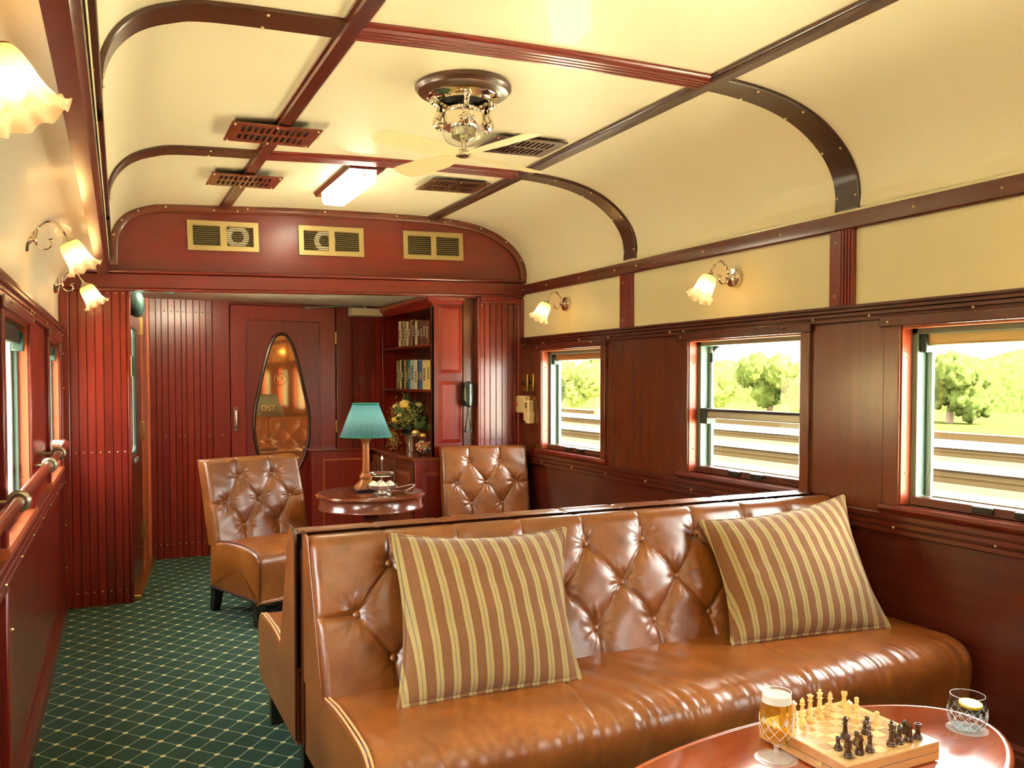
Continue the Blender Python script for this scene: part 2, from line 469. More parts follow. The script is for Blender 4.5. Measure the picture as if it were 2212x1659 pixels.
def side(which):
    right = which == 'right'
    wins = WIN_R if right else WIN_L
    s = 1 if right else -1
    X0 = 2.79 if right else 0.0
    yo = 0 if right else YB
    loc = (0,0,0) if right else LLOC
    rz = 0 if right else LROT
    X = lambda d: X0 + s*d
    def bx(m, d0, d1, y0, y1, z0, z1):
        a, b = sorted((X(d0), X(d1))); return m.box(a, b, y0-yo, y1-yo, z0, z1)
    w = root('wall_'+which, 'right-hand carriage wall with mahogany panels, cream frieze and three lit windows' if right else
             'left-hand carriage wall with mahogany panels and cream frieze beside the handrail', 'wall', loc, rz, kind='structure')
    T = .15
    JD, SD, GD = (.05, .135, .108) if right else (.028, .075, .052)
    wd, wdy = (M['mahogany_dark'], M['mahogany_dark_y']) if right else (M['mahogany'], M['mahogany_y'])
    cuts = sorted([p for p in POSTS if p < YB] + [YN, YB])
    bx(MB(), 0, T, YN, YB, 0, ZS-.04).build('wainscot_panel', wdy, w, smooth=0)
    edges = [YN] + [q for ab in sorted(wins) for q in ab] + [YB]
    for a, b in zip(edges[0::2], edges[1::2]):
        bx(MB(), 0, T, a, b, ZS-.04, 1.60).build('pier_panel', wd, w, smooth=0, bevel=.002)
    for a, b in wins:
        bx(MB(), .01, T, a, b, ZS-.04, ZS).build('window_bed', wdy, w, smooth=0)
        bx(MB(), .01, T, a, b, ZT, 1.60).build('window_head', wdy, w, smooth=0)
    yr = lambda m, poly: m.prism(poly, 'y', YN-yo, YB-yo)
    yr(MB(), reed_poly(.745, .828, .022, 3, s, X0)).build('sill_rail', wdy, w, smooth=30)
    yr(MB(), reed_poly(1.585, 1.628, .018, 2, s, X0)+[]).build('frieze_rail', wdy, w, smooth=30)
    yr(MB(), reed_poly(1.625, 1.658, .028, 2, s, X0)).build('frieze_moulding', wdy, w, smooth=30)
    if right:
        for a, b in zip(cuts[:-1], cuts[1:]):
            bx(MB(), 0, T, a, b, 1.60, 2.05).build('frieze_panel', M['cream_frieze'], w, smooth=0)
        yr(MB(), [(X0+.004,1.966),(X0-.014,1.968),(X0-.02,1.974),(X0-.02,2.03),(X0-.016,2.038),(X0+.004,2.04)]).build('cornice_rail', M['mahogany_dark_y'], w, smooth=30)
        for py in POSTS:
            m = MB()
            m.prism([(py+.062, X0+.004), (py+.062, X0-.018), (py+.008, X0-.018), (py+.004, X0-.012)] +
                    [q for i in range(4) for q in ((py-.002-i*.016, X0-.012), (py-.005-i*.016, X0-.019), (py-.012-i*.016, X0-.019), (py-.015-i*.016, X0-.012))] +
                    [(py-.063, X0+.004)], 'z', 1.655, 1.968)
            m.v = [(v[1], v[0], v[2]) for v in m.v]
            m.build('post', M['mahogany'], w, smooth=30)
        bx(MB(), -.016, .01, 5.58, 5.63, 1.66, 1.935).build('corner_trim', M['mahogany'], w, bevel=.004)
    else:
        cv = [(0.13+.0, 1.0)]
        arc = [(.17-.17*math.cos(t), 1.82+.17*math.sin(t)) for t in np.linspace(0, math.pi/2, 12)]
        poly = [(-.15, 1.60), (0, 1.60)] + arc + [(.235, 1.99), (.235, 2.06), (-.15, 2.06)]
        for a, b in zip(cuts[:-1], cuts[1:]):
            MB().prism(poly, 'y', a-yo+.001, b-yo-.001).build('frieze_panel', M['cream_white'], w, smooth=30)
        yr(MB(), [(.205,1.992),(.208,1.966),(.252,1.966),(.258,1.975),(.268,1.985),(.268,2.03),(.262,2.04),(.205,2.04)]).build('cornice_rail', M['mahogany_dark_y'], w, smooth=30)
        yr(MB(), [(.262,2.04),(.272,2.04),(.272,2.085),(.262,2.085)]).build('pale_fillet', M['cream'], w, smooth=0)
        yr(MB(), reed_poly(2.085, 2.145, .018, 3, -1, .268)).build('cornice_moulding', M['ebony_wood'], w, smooth=30)
        for py in (2.82, .98):
            m = MB().box(-.005, .022, py-.035-yo, py+.035-yo, 0, .745); m.build('wainscot_post', M['mahogany'], w, bevel=.006)
        bx(MB(), -.018, .01, 5.555, 5.60, .1, 1.64).build('corner_trim', M['mahogany'], w, bevel=.006)
    # screws
    P = []
    for y in np.arange(-.2, 5.6, .42):
        P += [(X(-.022), y-yo, .775)]
    for y in (5.55, 5.25, 4.75, 4.4, 3.78, 3.66, 2.75, 2.45, 2.0): P.append((X(-.02), y-yo, 1.606))
    if right:
        for py in POSTS[:3]:
            P += [(X(-.019), py+.03, 1.70), (X(-.019), py+.03, 1.92)]
        for y in (5.56, 5.2, 4.75, 4.33, 4.10, 3.5, 2.95, 2.25, 1.9): P.append((X(-.021), y, 2.003))
        P += [(X(-.017), 5.6, 1.72), (X(-.017), 5.6, 1.88)]
    else:
        P += [(X(-.02), 5.578-yo, z) for z in (.25, .5, .75, 1.0, 1.3, 1.5)]
        P += [(.023, 2.85-yo, z) for z in (.2, .62)] + [(.27, y-yo, 2.06) for y in (2.2, 3.0, 3.9, 4.8)]
    screws(w, P, .0055)
    # baseboard
    b = MB().prism([(X(.004), 0), (X(-.028), 0), (X(-.028), .07), (X(-.02), .082), (X(-.02), .095), (X(-.008), .11), (X(.004), .11)], 'y', YN-yo, YB-yo)
    o = b.build('baseboard_'+which, wdy, None, loc, (0,0,rz), smooth=30)
    tag(o, 'dark moulded baseboard along the %s wall at carpet level' % ('right window' if right else 'left aisle'), 'baseboard', kind='structure')
    # windows
    desc_r = ['mahogany window nearest the bulkhead on the right wall, beside the cream control boxes',
              'middle mahogany window of the right wall with a steel bar across its glass',
              'mahogany window at the right edge of the photo, above the nearer striped cushion corner',
              'mahogany window of the right wall level with the camera', 'mahogany window of the right wall behind the camera', 'mahogany window at the rear end of the right wall']
    desc_l = ['narrow-looking mahogany window of the left wall nearest the bulkhead', 'mahogany window at the left edge of the photo behind the handrail',
              'mahogany window of the left wall just outside the photo', 'mahogany window of the left wall level with the camera',
              'mahogany window of the left wall behind the camera', 'mahogany window at the rear end of the left wall']
    for i, (a, b) in enumerate(wins):
        n = i+1 if right else i+7
        r = root('window_%d' % n, (desc_r if right else desc_l)[i], 'window', loc, rz, kind='structure')
        cas = M['mahogany_dark'] if right else M['mahogany']
        # casing around the opening
        bx(MB(), -.016, .01, b, b+.075, ZS-.02, ZT+.005).build('casing', cas, r, bevel=.005)
        bx(MB(), -.016, .01, a-.055, a, ZS-.02, ZT+.005).build('casing', cas, r, bevel=.005)
        bx(MB(), -.022, .01, a-.065, b+.09, ZT, ZT+.044).build('header', wdy, r, bevel=.005)
        MB().prism([(X(-.022), ZS-.03), (X(-.026), ZS-.02), (X(-.022), ZS-.006), (X(GD-.008), ZS+.002), (X(GD-.008), ZS-.04), (X(-.01), ZS-.04)], 'y', a-.07-yo, b+.085-yo).build('sill', M['jamb_wood'] if not right else M['mahogany_y'], r, smooth=30)
        # lining boards
        bx(MB(), -.004, JD, b-.006, b+.004, ZS, ZT).build('jamb', M['jamb_red' if right else 'jamb_wood'], r, smooth=0)
        bx(MB(), -.004, JD, a-.004, a+.006, ZS, ZT).build('jamb', M['jamb_red' if right else 'jamb_wood'], r, smooth=0)
        bx(MB(), -.004, JD, a, b, ZT-.008, ZT+.002).build('lining_head', M['jamb_wood'], r, smooth=0)
        # painted steel frame with rounded upper corners
        sf = M['teal_steel']
        bx(MB(), JD, SD, b-.03, b+.004, ZS, ZT).build('steel_jamb', sf, r, smooth=0, bevel=.003)
        bx(MB(), JD, SD, a-.004, a+.02, ZS, ZT).build('steel_jamb', sf, r, smooth=0, bevel=.003)
        bx(MB(), JD, SD, a, b, ZT-.03, ZT).build('steel_head', sf, r, smooth=0, bevel=.003)
        m = MB()
        for (yc, sg) in ((b-.03, -1), (a+.02, 1)):
            rr = .10
            arc = [(yc+sg*(rr-rr*math.cos(t)), ZT-.03-rr+rr*math.sin(t)) for t in np.linspace(0, math.pi/2, 8)]
            m.prism([(X(.115), 0)]*0 + [(p[0]-yo, p[1]) for p in arc] + [(yc-yo, ZT-.03)], 'x', X(GD+.004), X(GD+.018))
        m.build('corner_plate', sf, r, smooth=30)
        bx(MB(), GD-.008, GD+.01, b-.055, b-.03, ZS+.03, ZT-.03).build('sash_stile', M['alu'], r, bevel=.003)
        # bottom rail with two catches
        br_ = bx(MB(), .022, min(.075, GD-.004), a+.006, b-.03, ZS+.0, ZS+.034).build('bottom_rail', wdy, r, bevel=.004)
        for t in (.42, .62):
            yc = b-(b-a)*t
            bx(MB(), .012, .024, yc-.04, yc+.04, ZS+.008, ZS+.032).build('latch', M['black'], br_, bevel=.004)
        if i in (0, 2) or not right:
            bx(MB(), GD-.038, GD-.008, a, b, ZT-.075, ZT-.02).build('blind_roll', M['pale_brass'] if right else M['teal_dark'], r, bevel=.01)
            bx(MB(), GD-.05, GD-.008, b-.06, b-.03, ZT-.1, ZT-.03).build('blind_bracket', M['teal_dark'], r, bevel=.006)
        if right and i == 1:
            bx(MB(), .045, .10, a+.006, b-.09, 1.150, 1.185).build('sash_bar', M['alu'], r, bevel=.006)
            bx(MB(), .05, .095, a+.006, b-.08, 1.186, 1.198).build('sash_bar_strip', M['rubber'], r)
            bx(MB(), .045, .1, b-.09, b-.03, 1.12, 1.2).build('sash_carrier', M['teal_dark'], r)
            bx(MB(), .07, .09, b-.10, b-.075, 1.44, 1.49).build('stop_block', M['teal_dark'], r)
        bx(MB(), GD, GD+.004, a+.01, b-.03, ZS+.01, ZT-.03).build('pane', M['window_glass'], r, smooth=0)
        screws(r, [(X(.02), b-.0075-yo, ZS+.12), (X(.02), b-.0075-yo, ZT-.12), (X(-.024), b+.05-yo, ZT+.02), (X(-.024), a+.1-yo, ZT+.03)], .004)
        # sky portal for efficient sampling of the daylight
        if right or i < 6:
            L = bpy.data.lights.new('daylight_portal', 'AREA'); L.shape = 'RECTANGLE'; L.size = ZT-ZS; L.size_y = b-a
            L.cycles.is_portal = True
            lo = bpy.data.objects.new('daylight_portal', L); col.objects.link(lo); lo.parent = r
            lo.location = (X(.16), (a+b)/2-yo, (ZS+ZT)/2); lo.rotation_euler = (0, R(90) if right else R(-90), 0)
    return w
wall_r = side('right'); wall_l = side('left')

# ---- ceiling (bowed, springing from both cornices)
def xl(y): return .05 - .0175*(YB-y)
PROF = [(None, 2.03, 0), (None, 2.15, 0), (None, 2.225, .012), (None, 2.295, .047), (None, 2.35, .105), (None, 2.388, .19), (None, 2.412, .31),
        (.70, 2.432), (1.05, 2.452), (1.4, 2.466), (1.75, 2.475), (2.08, 2.478), (2.28, 2.468), (2.45, 2.44), (2.60, 2.385), (2.72, 2.30), (2.79, 2.205), (2.812, 2.11), (2.805, 2.03)]
def profile(y, n=5):
    pts = [Vector((xl(y)+p[2], p[1], 0)) if p[0] is None else Vector((p[0], p[1], 0)) for p in PROF]
    return [(p.x, p.y) for p in cat_rom(pts, n)]
def ceil_z(x, y=4.0):
    P = profile(y); best = 2.46
    for (a, za), (b, zb) in zip(P[:-1], P[1:]):
        if a <= x <= b and b > a: best = za+(zb-za)*(x-a)/(b-a)
    return best
A = np.array([[(x, y, z) for x, z in profile(y)] for y in np.linspace(YN, YB+.02, 12)])
ceil = MB().surf(A)
A2 = A.copy(); A2[:, :, 2] += .03; ceil.surf(A2)
ceil = ceil.build('ceiling', M['cream'], smooth=60)
tag(ceil, 'cream bowed carriage ceiling divided by dark wooden ribs', 'ceiling', kind='structure')

def off_profile(y, d):
    P = profile(y); out = []
    for i, p in enumerate(P):
        a = Vector(P[max(i-1, 0)]); b = Vector(P[min(i+1, len(P)-1)])
        t = (b-a).normalized(); n = Vector((t.y, -t.x))
        out.append((p[0]+n.x*d, p[1]+n.y*d))
    return out
def rib(y, idx, label):
    r = root('trim_%d' % idx, label, 'ceiling rib', kind='structure')
    P0 = off_profile(y, .001); P1 = off_profile(y, .016)
    def strip(sel, hw, d0, d1, bev=.004):
        a0 = off_profile(y, d0); a1 = off_profile(y, d1-bev); a2 = off_profile(y, d1)
        rows = []
        for i in sel:
            rows.append([(a0[i][0], y-hw, a0[i][1]), (a1[i][0], y-hw, a1[i][1]), (a2[i][0], y-hw+bev, a2[i][1]),
                         (a2[i][0], y+hw-bev, a2[i][1]), (a1[i][0], y+hw, a1[i][1]), (a0[i][0], y+hw, a0[i][1])])
        return MB().surf(np.array(rows))
    I = range(len(P0))
    iL = [i for i in I if P0[i][0] <= .72 and P0[i][1] > 2.06]; iR = [i for i in I if P0[i][0] >= 2.06 and P0[i][1] > 2.045]
    iC = [i for i in I if .66 <= P0[i][0] <= 2.12]
    strip(iL, .0625, 0, .015).build('curved_board', M['ebony_wood'], r, smooth=35)
    strip(iR, .0625, 0, .015).build('curved_board', M['ebony_wood'], r, smooth=35)
    m = strip(iC, .06, 0, .012)
    for k in (-.036, -.012, .012, .036):
        a1 = off_profile(y, .010); a2 = off_profile(y, .022)
        m.surf(np.array([[(a1[i][0], y+k-.010, a1[i][1]), (a2[i][0], y+k-.006, a2[i][1]), (a2[i][0], y+k+.006, a2[i][1]), (a1[i][0], y+k+.010, a1[i][1])] for i in iC]))
    m.build('centre_moulding', M['mahogany_x'], r, smooth=35)
    pts = []
    a2 = off_profile(y, .016)
    for i in (iL[4], iL[-4], iR[5], iR[12], iR[20], iR[-4]):
        pts += [(a2[i][0], y-.048, a2[i][1]), (a2[i][0], y+.048, a2[i][1])]
    screws(r, pts, .0055)
rl = ['dark arched ceiling rib between the fan and the far ceiling lamp', 'nearest dark arched ceiling rib, running above and in front of the fan',
      'arched ceiling rib just above the camera', 'arched ceiling rib behind the camera', 'arched ceiling rib at the rear of the lounge']
for k, y in enumerate(POSTS): rib(y, k+1, rl[k])
for k, (bx_, lab) in enumerate(((.70, 'long dark ceiling batten left of the fan, crossing the two slotted vents'), (2.08, 'long dark ceiling batten right of the fan, running beside the curved cove'))):
    z = ceil_z(bx_)
    sl = .02 if k == 0 else -.005
    m = MB().prism([(bx_-.036, z+.004), (bx_-.036, z-.012), (bx_-.026, z-.014), (bx_-.022, z-.026), (bx_+.022, z-.026), (bx_+.026, z-.014), (bx_+.036, z-.012), (bx_+.036, z+.006)], 'y', YN, YB)
    o = m.build('trim_%d' % (k+6), M['ebony_wood'] if k else M['mahogany_dark_y'], smooth=30)
    tag(o, lab, 'ceiling batten', kind='structure')

# ---- bulkhead
TL = .027
tilt = lambda x: TL*(x-.164)
wb = root('wall_back', 'mahogany bulkhead with arched panel above the opening to the vestibule', 'wall', kind='structure')
P = profile(YB-.02, 6)
top = [(x, z) for x, z in P if z > 2.035+tilt(x)*0]
m = MB(); F = []; B = []
for y in (YB-.02, YB+.03):
    rows = np.array([[(x, y, 1.93), (x, y, z-.002)] for x, z in top])
    m.surf(rows)
m.build('arch_panel', M['mahogany_x'], wb, smooth=0)
o0 = off_profile(YB-.02, 0); o1 = off_profile(YB-.02, .046)
I = [i for i in range(len(o0)) if o0[i][1] > 2.028]
y0 = YB-.048
m = MB().surf(np.array([[(o0[i][0], YB-.02, o0[i][1]), (o0[i][0], y0, o0[i][1]), (o1[i][0]*.25+o0[i][0]*.75, y0-.006, o1[i][1]*.25+o0[i][1]*.75), (o1[i][0]*.8+o0[i][0]*.2, y0-.006, o1[i][1]*.8+o0[i][1]*.2), (o1[i][0], y0, o1[i][1]), (o1[i][0], YB-.02, o1[i][1])] for i in I]))
m.build('arch_trim', M['mahogany_dark'], wb, smooth=35)
om = off_profile(YB-.02, .016)
screws(wb, [(om[i][0], y0-.007, om[i][1]) for i in I[2::7]] + [(.64, y0-.007, 2.398), (.78, y0-.007, 2.404), (2.05, y0-.007, 2.45), (2.17, y0-.007, 2.447)], .006)
def beam(z0, z1, d0, name='beam', bev=.006):
    m = MB().box(-.232, 2.80, YB-d0, YB+.04, z0, z1)
    m.v = [(x, y, z+tilt(x)) for x, y, z in m.v]
    m.build(name, M['mahogany_x'], wb, bevel=bev)
beam(1.894, 1.985, .055); beam(1.985, 2.004, .075, 'beam_cap', .008); beam(1.884, 1.895, .062, 'beam_bead', .004)
MB().box(-.30, .07, YB-.03, YB+.03, 1.9, 2.04).build('corner_filler', M['mahogany_x'], wb)

def planks(parent, xs, y, z0, z1, dep=.012, mat='mahogany', rows=(), back=.05, gap=.0009):
    MB().box(xs[0], xs[-1], y+dep, y+back, z0, z1).build('backing_board', M['mahogany_dark'], parent, smooth=0)
    for a, b in zip(xs[:-1], xs[1:]):
        w_ = b-a
        m = MB().prism([(-w_/2+gap+.003, 0), (w_/2-gap-.003, 0), (w_/2-gap, .004), (w_/2-gap, dep+.003), (-w_/2+gap, dep+.003), (-w_/2+gap, .004)], 'z', 0, z1-z0)
        m.build('plank', M[mat], parent, ((a+b)/2, y, z0), smooth=0)
    screws(parent, [((a+b)/2, y-.001, z) for z in rows for a, b in zip(xs[:-1], xs[1:])], .0052)
planks(wb, [-.169,-.125,-.080,-.035,.010,.057,.102,.137], YB-.03, 0, 1.92, rows=(1.865,.917,.084), back=.06)
MB().box(-.222, -.169, YB-.045, YB+.03, 0, 1.92).build('pillar_stile', M['mahogany'], wb, bevel=.008)
MB().box(.137, .158, YB-.036, YB+.04, 0, 1.925).build('pillar_edge', M['mahogany'], wb, bevel=.006)
m = MB().prism([(YB-.03, 1.872), (YB-.04, 1.876), (YB-.04, 1.888), (YB-.047, 1.892), (YB-.047, 1.905), (YB-.052, 1.910), (YB-.052, 1.924), (YB-.03, 1.928)], 'x', -.222, .14); m.build('pillar_cap', M['mahogany_x'], wb, smooth=30)
planks(wb, [2.446,2.482,2.525,2.573,2.622,2.670,2.718,2.745], YB-.03, 0, 1.94, rows=(1.882,.92), back=.06)
MB().box(2.424, 2.446, YB-.042, YB+.05, 0, 1.945).build('pillar_edge', M['mahogany'], wb, bevel=.006)
MB().box(2.745, 2.80, YB-.04, YB+.03, 0, 1.945).build('pillar_stile', M['mahogany'], wb, bevel=.006)
m = MB().prism([(YB-.03, 1.902), (YB-.04, 1.906), (YB-.04, 1.916), (YB-.046, 1.92), (YB-.046, 1.93), (YB-.052, 1.934), (YB-.052, 1.948), (YB-.03, 1.952)], 'x', 2.45, 2.745); m.build('pillar_cap', M['mahogany_x'], wb, smooth=30)
MB().box(2.338, 2.424, YB+.02, YB+.06, 0, 1.945).build('recess_panel', M['mahogany_dark'], wb)

# ---- rear end wall of the lounge (behind the camera)
o = MB().box(-.5, 2.95, YN-.1, YN, -.06, 2.52).build('wall_front', M['mahogany'], smooth=0)
tag(o, 'plain mahogany end wall of the lounge behind the camera', 'wall', kind='structure')

# ---- vestibule beyond the bulkhead
wf = root('wall_far', 'vestibule end wall of narrow red planks around the panelled door', 'wall', kind='structure')
planks(wf, [.319,.364,.402,.45,.496,.541,.577,.627,.673,.717,.764], YF-.02, 0, 1.955, rows=(1.86,.922,.107), back=.08)
MB().box(.764, .889, YF-.026, YF+.04, 0, 1.955).build('door_post', M['mahogany'], wf, bevel=.004)
MB().box(.27, .319, YF-.05, YF+.06, 0, 1.955).build('corner_post', M['jamb_wood'], wf, bevel=.004)
MB().box(1.721, 1.85, YF-.026, YF+.04, 0, 1.955).build('door_post', M['mahogany'], wf, bevel=.004)
planks(wf, [1.85,1.863,1.906,1.964,2.004,2.047,2.10], YF-.02, 0, 1.955, back=.08)
MB().box(.889, 1.721, YF-.02, YF+.04, 1.934, 1.955).build('door_head', M['mahogany_x'], wf)
MB().box(2.10, 2.80, YF-.00, YF+.06, 0, 1.96).build('end_panel', M['mahogany_dark'], wf)
screws(wf, [(.83, YF-.027, z) for z in (1.86, .925)] + [(1.79, YF-.027, z) for z in (1.845, .94)], .006)
o = MB().box(.05, 2.85, YB+.03, YF+.1, 1.953, 2.0).build('ceiling_vestibule', M['white_paint'], smooth=0)
tag(o, 'white painted vestibule ceiling seen under the mahogany beam', 'ceiling', kind='structure')
vl = root('added_fill_strip', 'added fill light hidden behind the bulkhead beam to brighten the vestibule', 'ceiling lamp', (.5, 5.70, 1.914))  # added unseen light source that brightens the vestibule ceiling
MB().box(-.28, .3, -.028, -.018, -.008, .016).build('base', M['white_paint'], vl); MB().tube([(-.27, 0, .004), (.29, 0, .004)], .009, 10).build('tube', M['vestibule_fill_glow'], vl)
o = MB().box(2.79, 2.94, YB+.05, YF+.1, 0, 2.06).build('wall_vestibule_right', M['mahogany_dark'], smooth=0)
tag(o, 'dark side wall behind the bookcase', 'wall', kind='structure')

# ---- door 1 (panelled, pointed oval pane)
d1 = root('door_1', 'panelled mahogany door with a tall pointed oval pane and brass letters', 'door', kind='structure')
MB().box(.80, 1.80, YF+.035, YF+.06, 0, 1.97).build('backing', M['mahogany_dark'], d1, smooth=0)
leaf_ = MB().box(.895, 1.716, YF-.016, YF+.03, 0, 1.93).build('leaf', M['mahogany'], d1, bevel=.004)
m = MB()
def fr(x0, x1, z0, z1, t=.012, y=YF-.022, d=.012):
    m.box(x0, x1, y, y+d, z1-t, z1); m.box(x0, x1, y, y+d, z0, z0+t); m.box(x0, x0+t, y, y+d, z0+t, z1-t); m.box(x1-t, x1, y, y+d, z0+t, z1-t)
fr(1.006, 1.588, .12, 1.815); m.build('panel_moulding', M['mahogany'], d1, bevel=.003)
MB().box(1.018, 1.576, YF-.0185, YF, .132, 1.803).build('panel', M['mahogany'], d1, smooth=0)
hw = [(1.709,.012),(1.695,.042),(1.644,.074),(1.57,.102),(1.423,.14),(1.24,.18),(1.12,.205),(1.0,.214),(.87,.205),(.75,.178),(.66,.14),(.58,.085),(.545,.03)]
ol = [(1.282-w_, z) for z, w_ in hw] + [(1.282+w_, z) for z, w_ in hw[::-1]]
ol = [(p.x, p.y) for p in cat_rom([Vector((a, b, 0)) for a, b in ol]+[Vector((ol[0][0], ol[0][1], 0))], 4)][:-1]
MB().tube([(x, YF-.022, z) for x, z in ol], .014, 8, True).build('pane_frame', M['ebony_wood'], d1)
MB().prism(ol, 'y', YF-.024, YF-.0186).build('pane', M['mirror_glass'], d1, smooth=0)
inst(text_mesh('OST', .062, .003, M['gold_leaf'], 'lettering'), 'lettering', d1, (1.176, YF-.026, 1.123), (R(90), 0, 0))
inst(text_mesh('RR', .05, .002, M['gold_leaf'], 'monogram'), 'monogram', d1, (1.272, YF-.026, 1.352), (R(90), 0, 0))
MB().tube([(1.272+.046*math.cos(t), YF-.026, 1.352+.046*math.sin(t)) for t in np.linspace(0, 2*math.pi, 32)[:-1]], .0022, 6, True).build('monogram_ring', M['gold_leaf'], d1)
MB().box(.915, .943, YF-.024, YF-.016, .955, 1.135).build('handle_plate', M['alu'], leaf_, bevel=.003)
MB().tube([(.929, YF-.02, .97), (.929, YF-.05, .985), (.929, YF-.055, 1.05), (.929, YF-.05, 1.11), (.929, YF-.02, 1.125)], .009, 8).build('handle', M['silver'], leaf_)
for z in (1.69, .97, .25): MB().box(1.71, 1.722, YF-.03, YF-.014, z-.05, z+.05).build('hinge', M['brass'], leaf_, bevel=.002)
dc = root('door_closer', 'pale metal door closer with folding arm above the panelled door', 'door closer', (1.97, YF-.05, 1.905))
MB().box(-.13, .13, -.03, .03, -.032, .032).build('body', M['cream_plastic'], dc, bevel=.008)
MB().box(-.15, .13, .02, .03, -.04, .035).build('mount_plate', M['alu'], dc, bevel=.003)
MB().tube([(-.02, -.02, .036), (-.22, -.06, .036)], .007, 6).build('arm', M['alu'], dc); MB().tube([(-.22, -.06, .036), (-.5, .03, .02)], .007, 6).build('arm', M['alu'], dc)
MB().tube([(-.02, -.02, .03), (-.02, -.02, .055)], .012, 8).build('pivot', M['alu'], dc)

# ---- door 2 (outer door on the left of the vestibule, seen edge-on)
d2 = root('door_2', 'outer carriage door with rounded window at the left of the vestibule', 'door', (.157, 5.69, 0), -math.atan2(.145, 1.18), kind='structure')
def dbx(y0, y1, z0, z1, x0=-.045, x1=0): return MB().box(x0, x1, y0, y1, z0, z1)
dk = M['mahogany_dark']
dbx(-.05, .74, 0, .87).build('lower_panel', dk, d2); dbx(-.05, .74, 1.69, 1.95).build('upper_panel', dk, d2)
dbx(.30, .74, .87, 1.69).build('stile', dk, d2); dbx(-.05, -.02, .87, 1.69).build('stile', dk, d2)
MB().box(-.026, -.022, -.02, .30, .87, 1.69).build('pane', M['window_glass'], d2, smooth=0)
MB().tube([(-.005, y, z) for y, z in ((.0,.89),(.24,.89),(.285,.93),(.285,1.62),(.24,1.67),(.0,1.67))], .012, 6).build('window_seal', M['teal_dark'], d2)
dbx(.74, 1.0, 0, 1.95, -.045, .004).build('jamb', M['jamb_wood'], d2); dbx(1.0, 1.20, 0, 1.95, -.05, .002).build('frame', M['mahogany'], d2)
dbx(.02, .30, 1.37, 1.5, -.021, -.018).build('window_notice', M['sign_paper'], d2)
dbx(.05, .26, .83, .86, 0, .02).build('pull', M['alu'], d2, bevel=.004)
for z in (1.72, 1.0, .3): dbx(.735, .76, z-.06, z+.06, -.005, .012).build('hinge', M['brass'], d2, bevel=.002)
dbx(-.04, 1.2, 0, .03, -.05, .05).build('threshold', M['brass'], d2, bevel=.004)
oc = root('overhead_closer', 'dark green overhead door closer at the top left of the vestibule', 'door closer', (.20, 5.80, 1.82))
m = MB(); m.lathe([(0,.075),(.03,.07),(.045,.04),(.047,-.03),(.03,-.07),(0,-.085)], 16); m.build('body', M['teal_dark'], oc)
MB().tube([(0,0,.078), (.14, .05, .092), (.22, .1, .09)], .007, 6).build('arm', M['teal_dark'], oc)
MB().box(-.06, .0, -.02, .02, .03, .12).build('bracket', M['teal_dark'], oc, bevel=.004)

# ---- landscape outside
def big_plane(name, mat, x0, x1, y0, y1, z, label, cat):
    o = MB().box(x0, x1, y0, y1, z-.05, z).build(name, M[mat], smooth=0); return tag(o, label, cat, kind='structure')
def ground(name, a, b, sc_):
    t = NT(name); v = t.coords((1, .12, 1)); n = t.noise(v, sc_, 5, .6)
    t.color(t.mix(n, lin(*a), lin(*b))); t.set(Roughness=1, Specular_IOR_Level=0)
ground('sand', (214, 200, 160), (246, 238, 214), .8); ground('gravel', (50, 44, 30), (74, 66, 46), 2.5); ground('meadow', (46, 52, 22), (60, 63, 30), .35)
plain('rail_steel', (40, 32, 20), .9, 0, Specular_IOR_Level=0); plain('platform_wall', (196, 172, 132), .8); plain('teal_wall', (46, 78, 76), .5)
big_plane('ground_sand', 'sand', -60, 38, -60, 160, -1.25, 'pale sandy ground beside the track', 'ground')
big_plane('ground_meadow', 'meadow', 38, 220, -60, 240, -1.2, 'sunlit green meadow beyond the tracks', 'meadow')
for k, x in enumerate((13.6, 14.8, 18.2, 19.4, 24.5, 25.7, 33.0)):
    if k % 2 == 0 and k < 6:
        o = MB().prism([(x-.5, -1.26), (x-.25, -1.12), (x+1.45, -1.12), (x+1.7, -1.26)], 'y', -40, 150).build('track_bed', M['gravel'], smooth=0)
        tag(o, ['gravel track bed nearest the right windows', 'second gravel track bed outside the right windows', 'third gravel track bed outside the right windows'][k//2], 'track bed')
    o = MB().prism([(x-.07, -1.119 if k < 6 else -1.249), (x-.03, -1.0), (x-.04, -.95), (x+.04, -.95), (x+.03, -1.0), (x+.07, -1.119 if k < 6 else -1.249)], 'y', -40, 150).build('rail', M['rail_steel'], smooth=0)
    tag(o, ['near', 'second', 'third', 'fourth', 'fifth', 'sixth', 'farthest'][k] + ' long steel rail outside the right windows, counted from the carriage', 'rail', 'rails outside the windows')
t = NT('foliage'); v = t.coords((1,1,1), True); n = t.noise(v, 2.4, 6, .7)
t.color(t.mix(t.ramp(n, [(.35, (0,0,0,1)), (.65, (1,1,1,1))]), lin(50, 62, 26), lin(84, 92, 46))); t.set(Roughness=1, Specular_IOR_Level=0); t.bump(n, 1, .3)
A = np.array([[(64+2*math.sin(y*.2)+dx, y, -1.2+h*(4.3+.5*math.sin(y*.33)+.35*math.sin(y*.9+1))) for dx, h in ((-2,0),(-1.8,.6),(-.8,.95),(.8,1),(2,0))] for y in np.linspace(10, 240, 220)])
o = MB().surf(A).build('hedge', M['foliage'], smooth=80); tag(o, 'long pale green hedge along the far side of the meadow', 'hedge')
plain('bark', (96, 78, 56), .9)
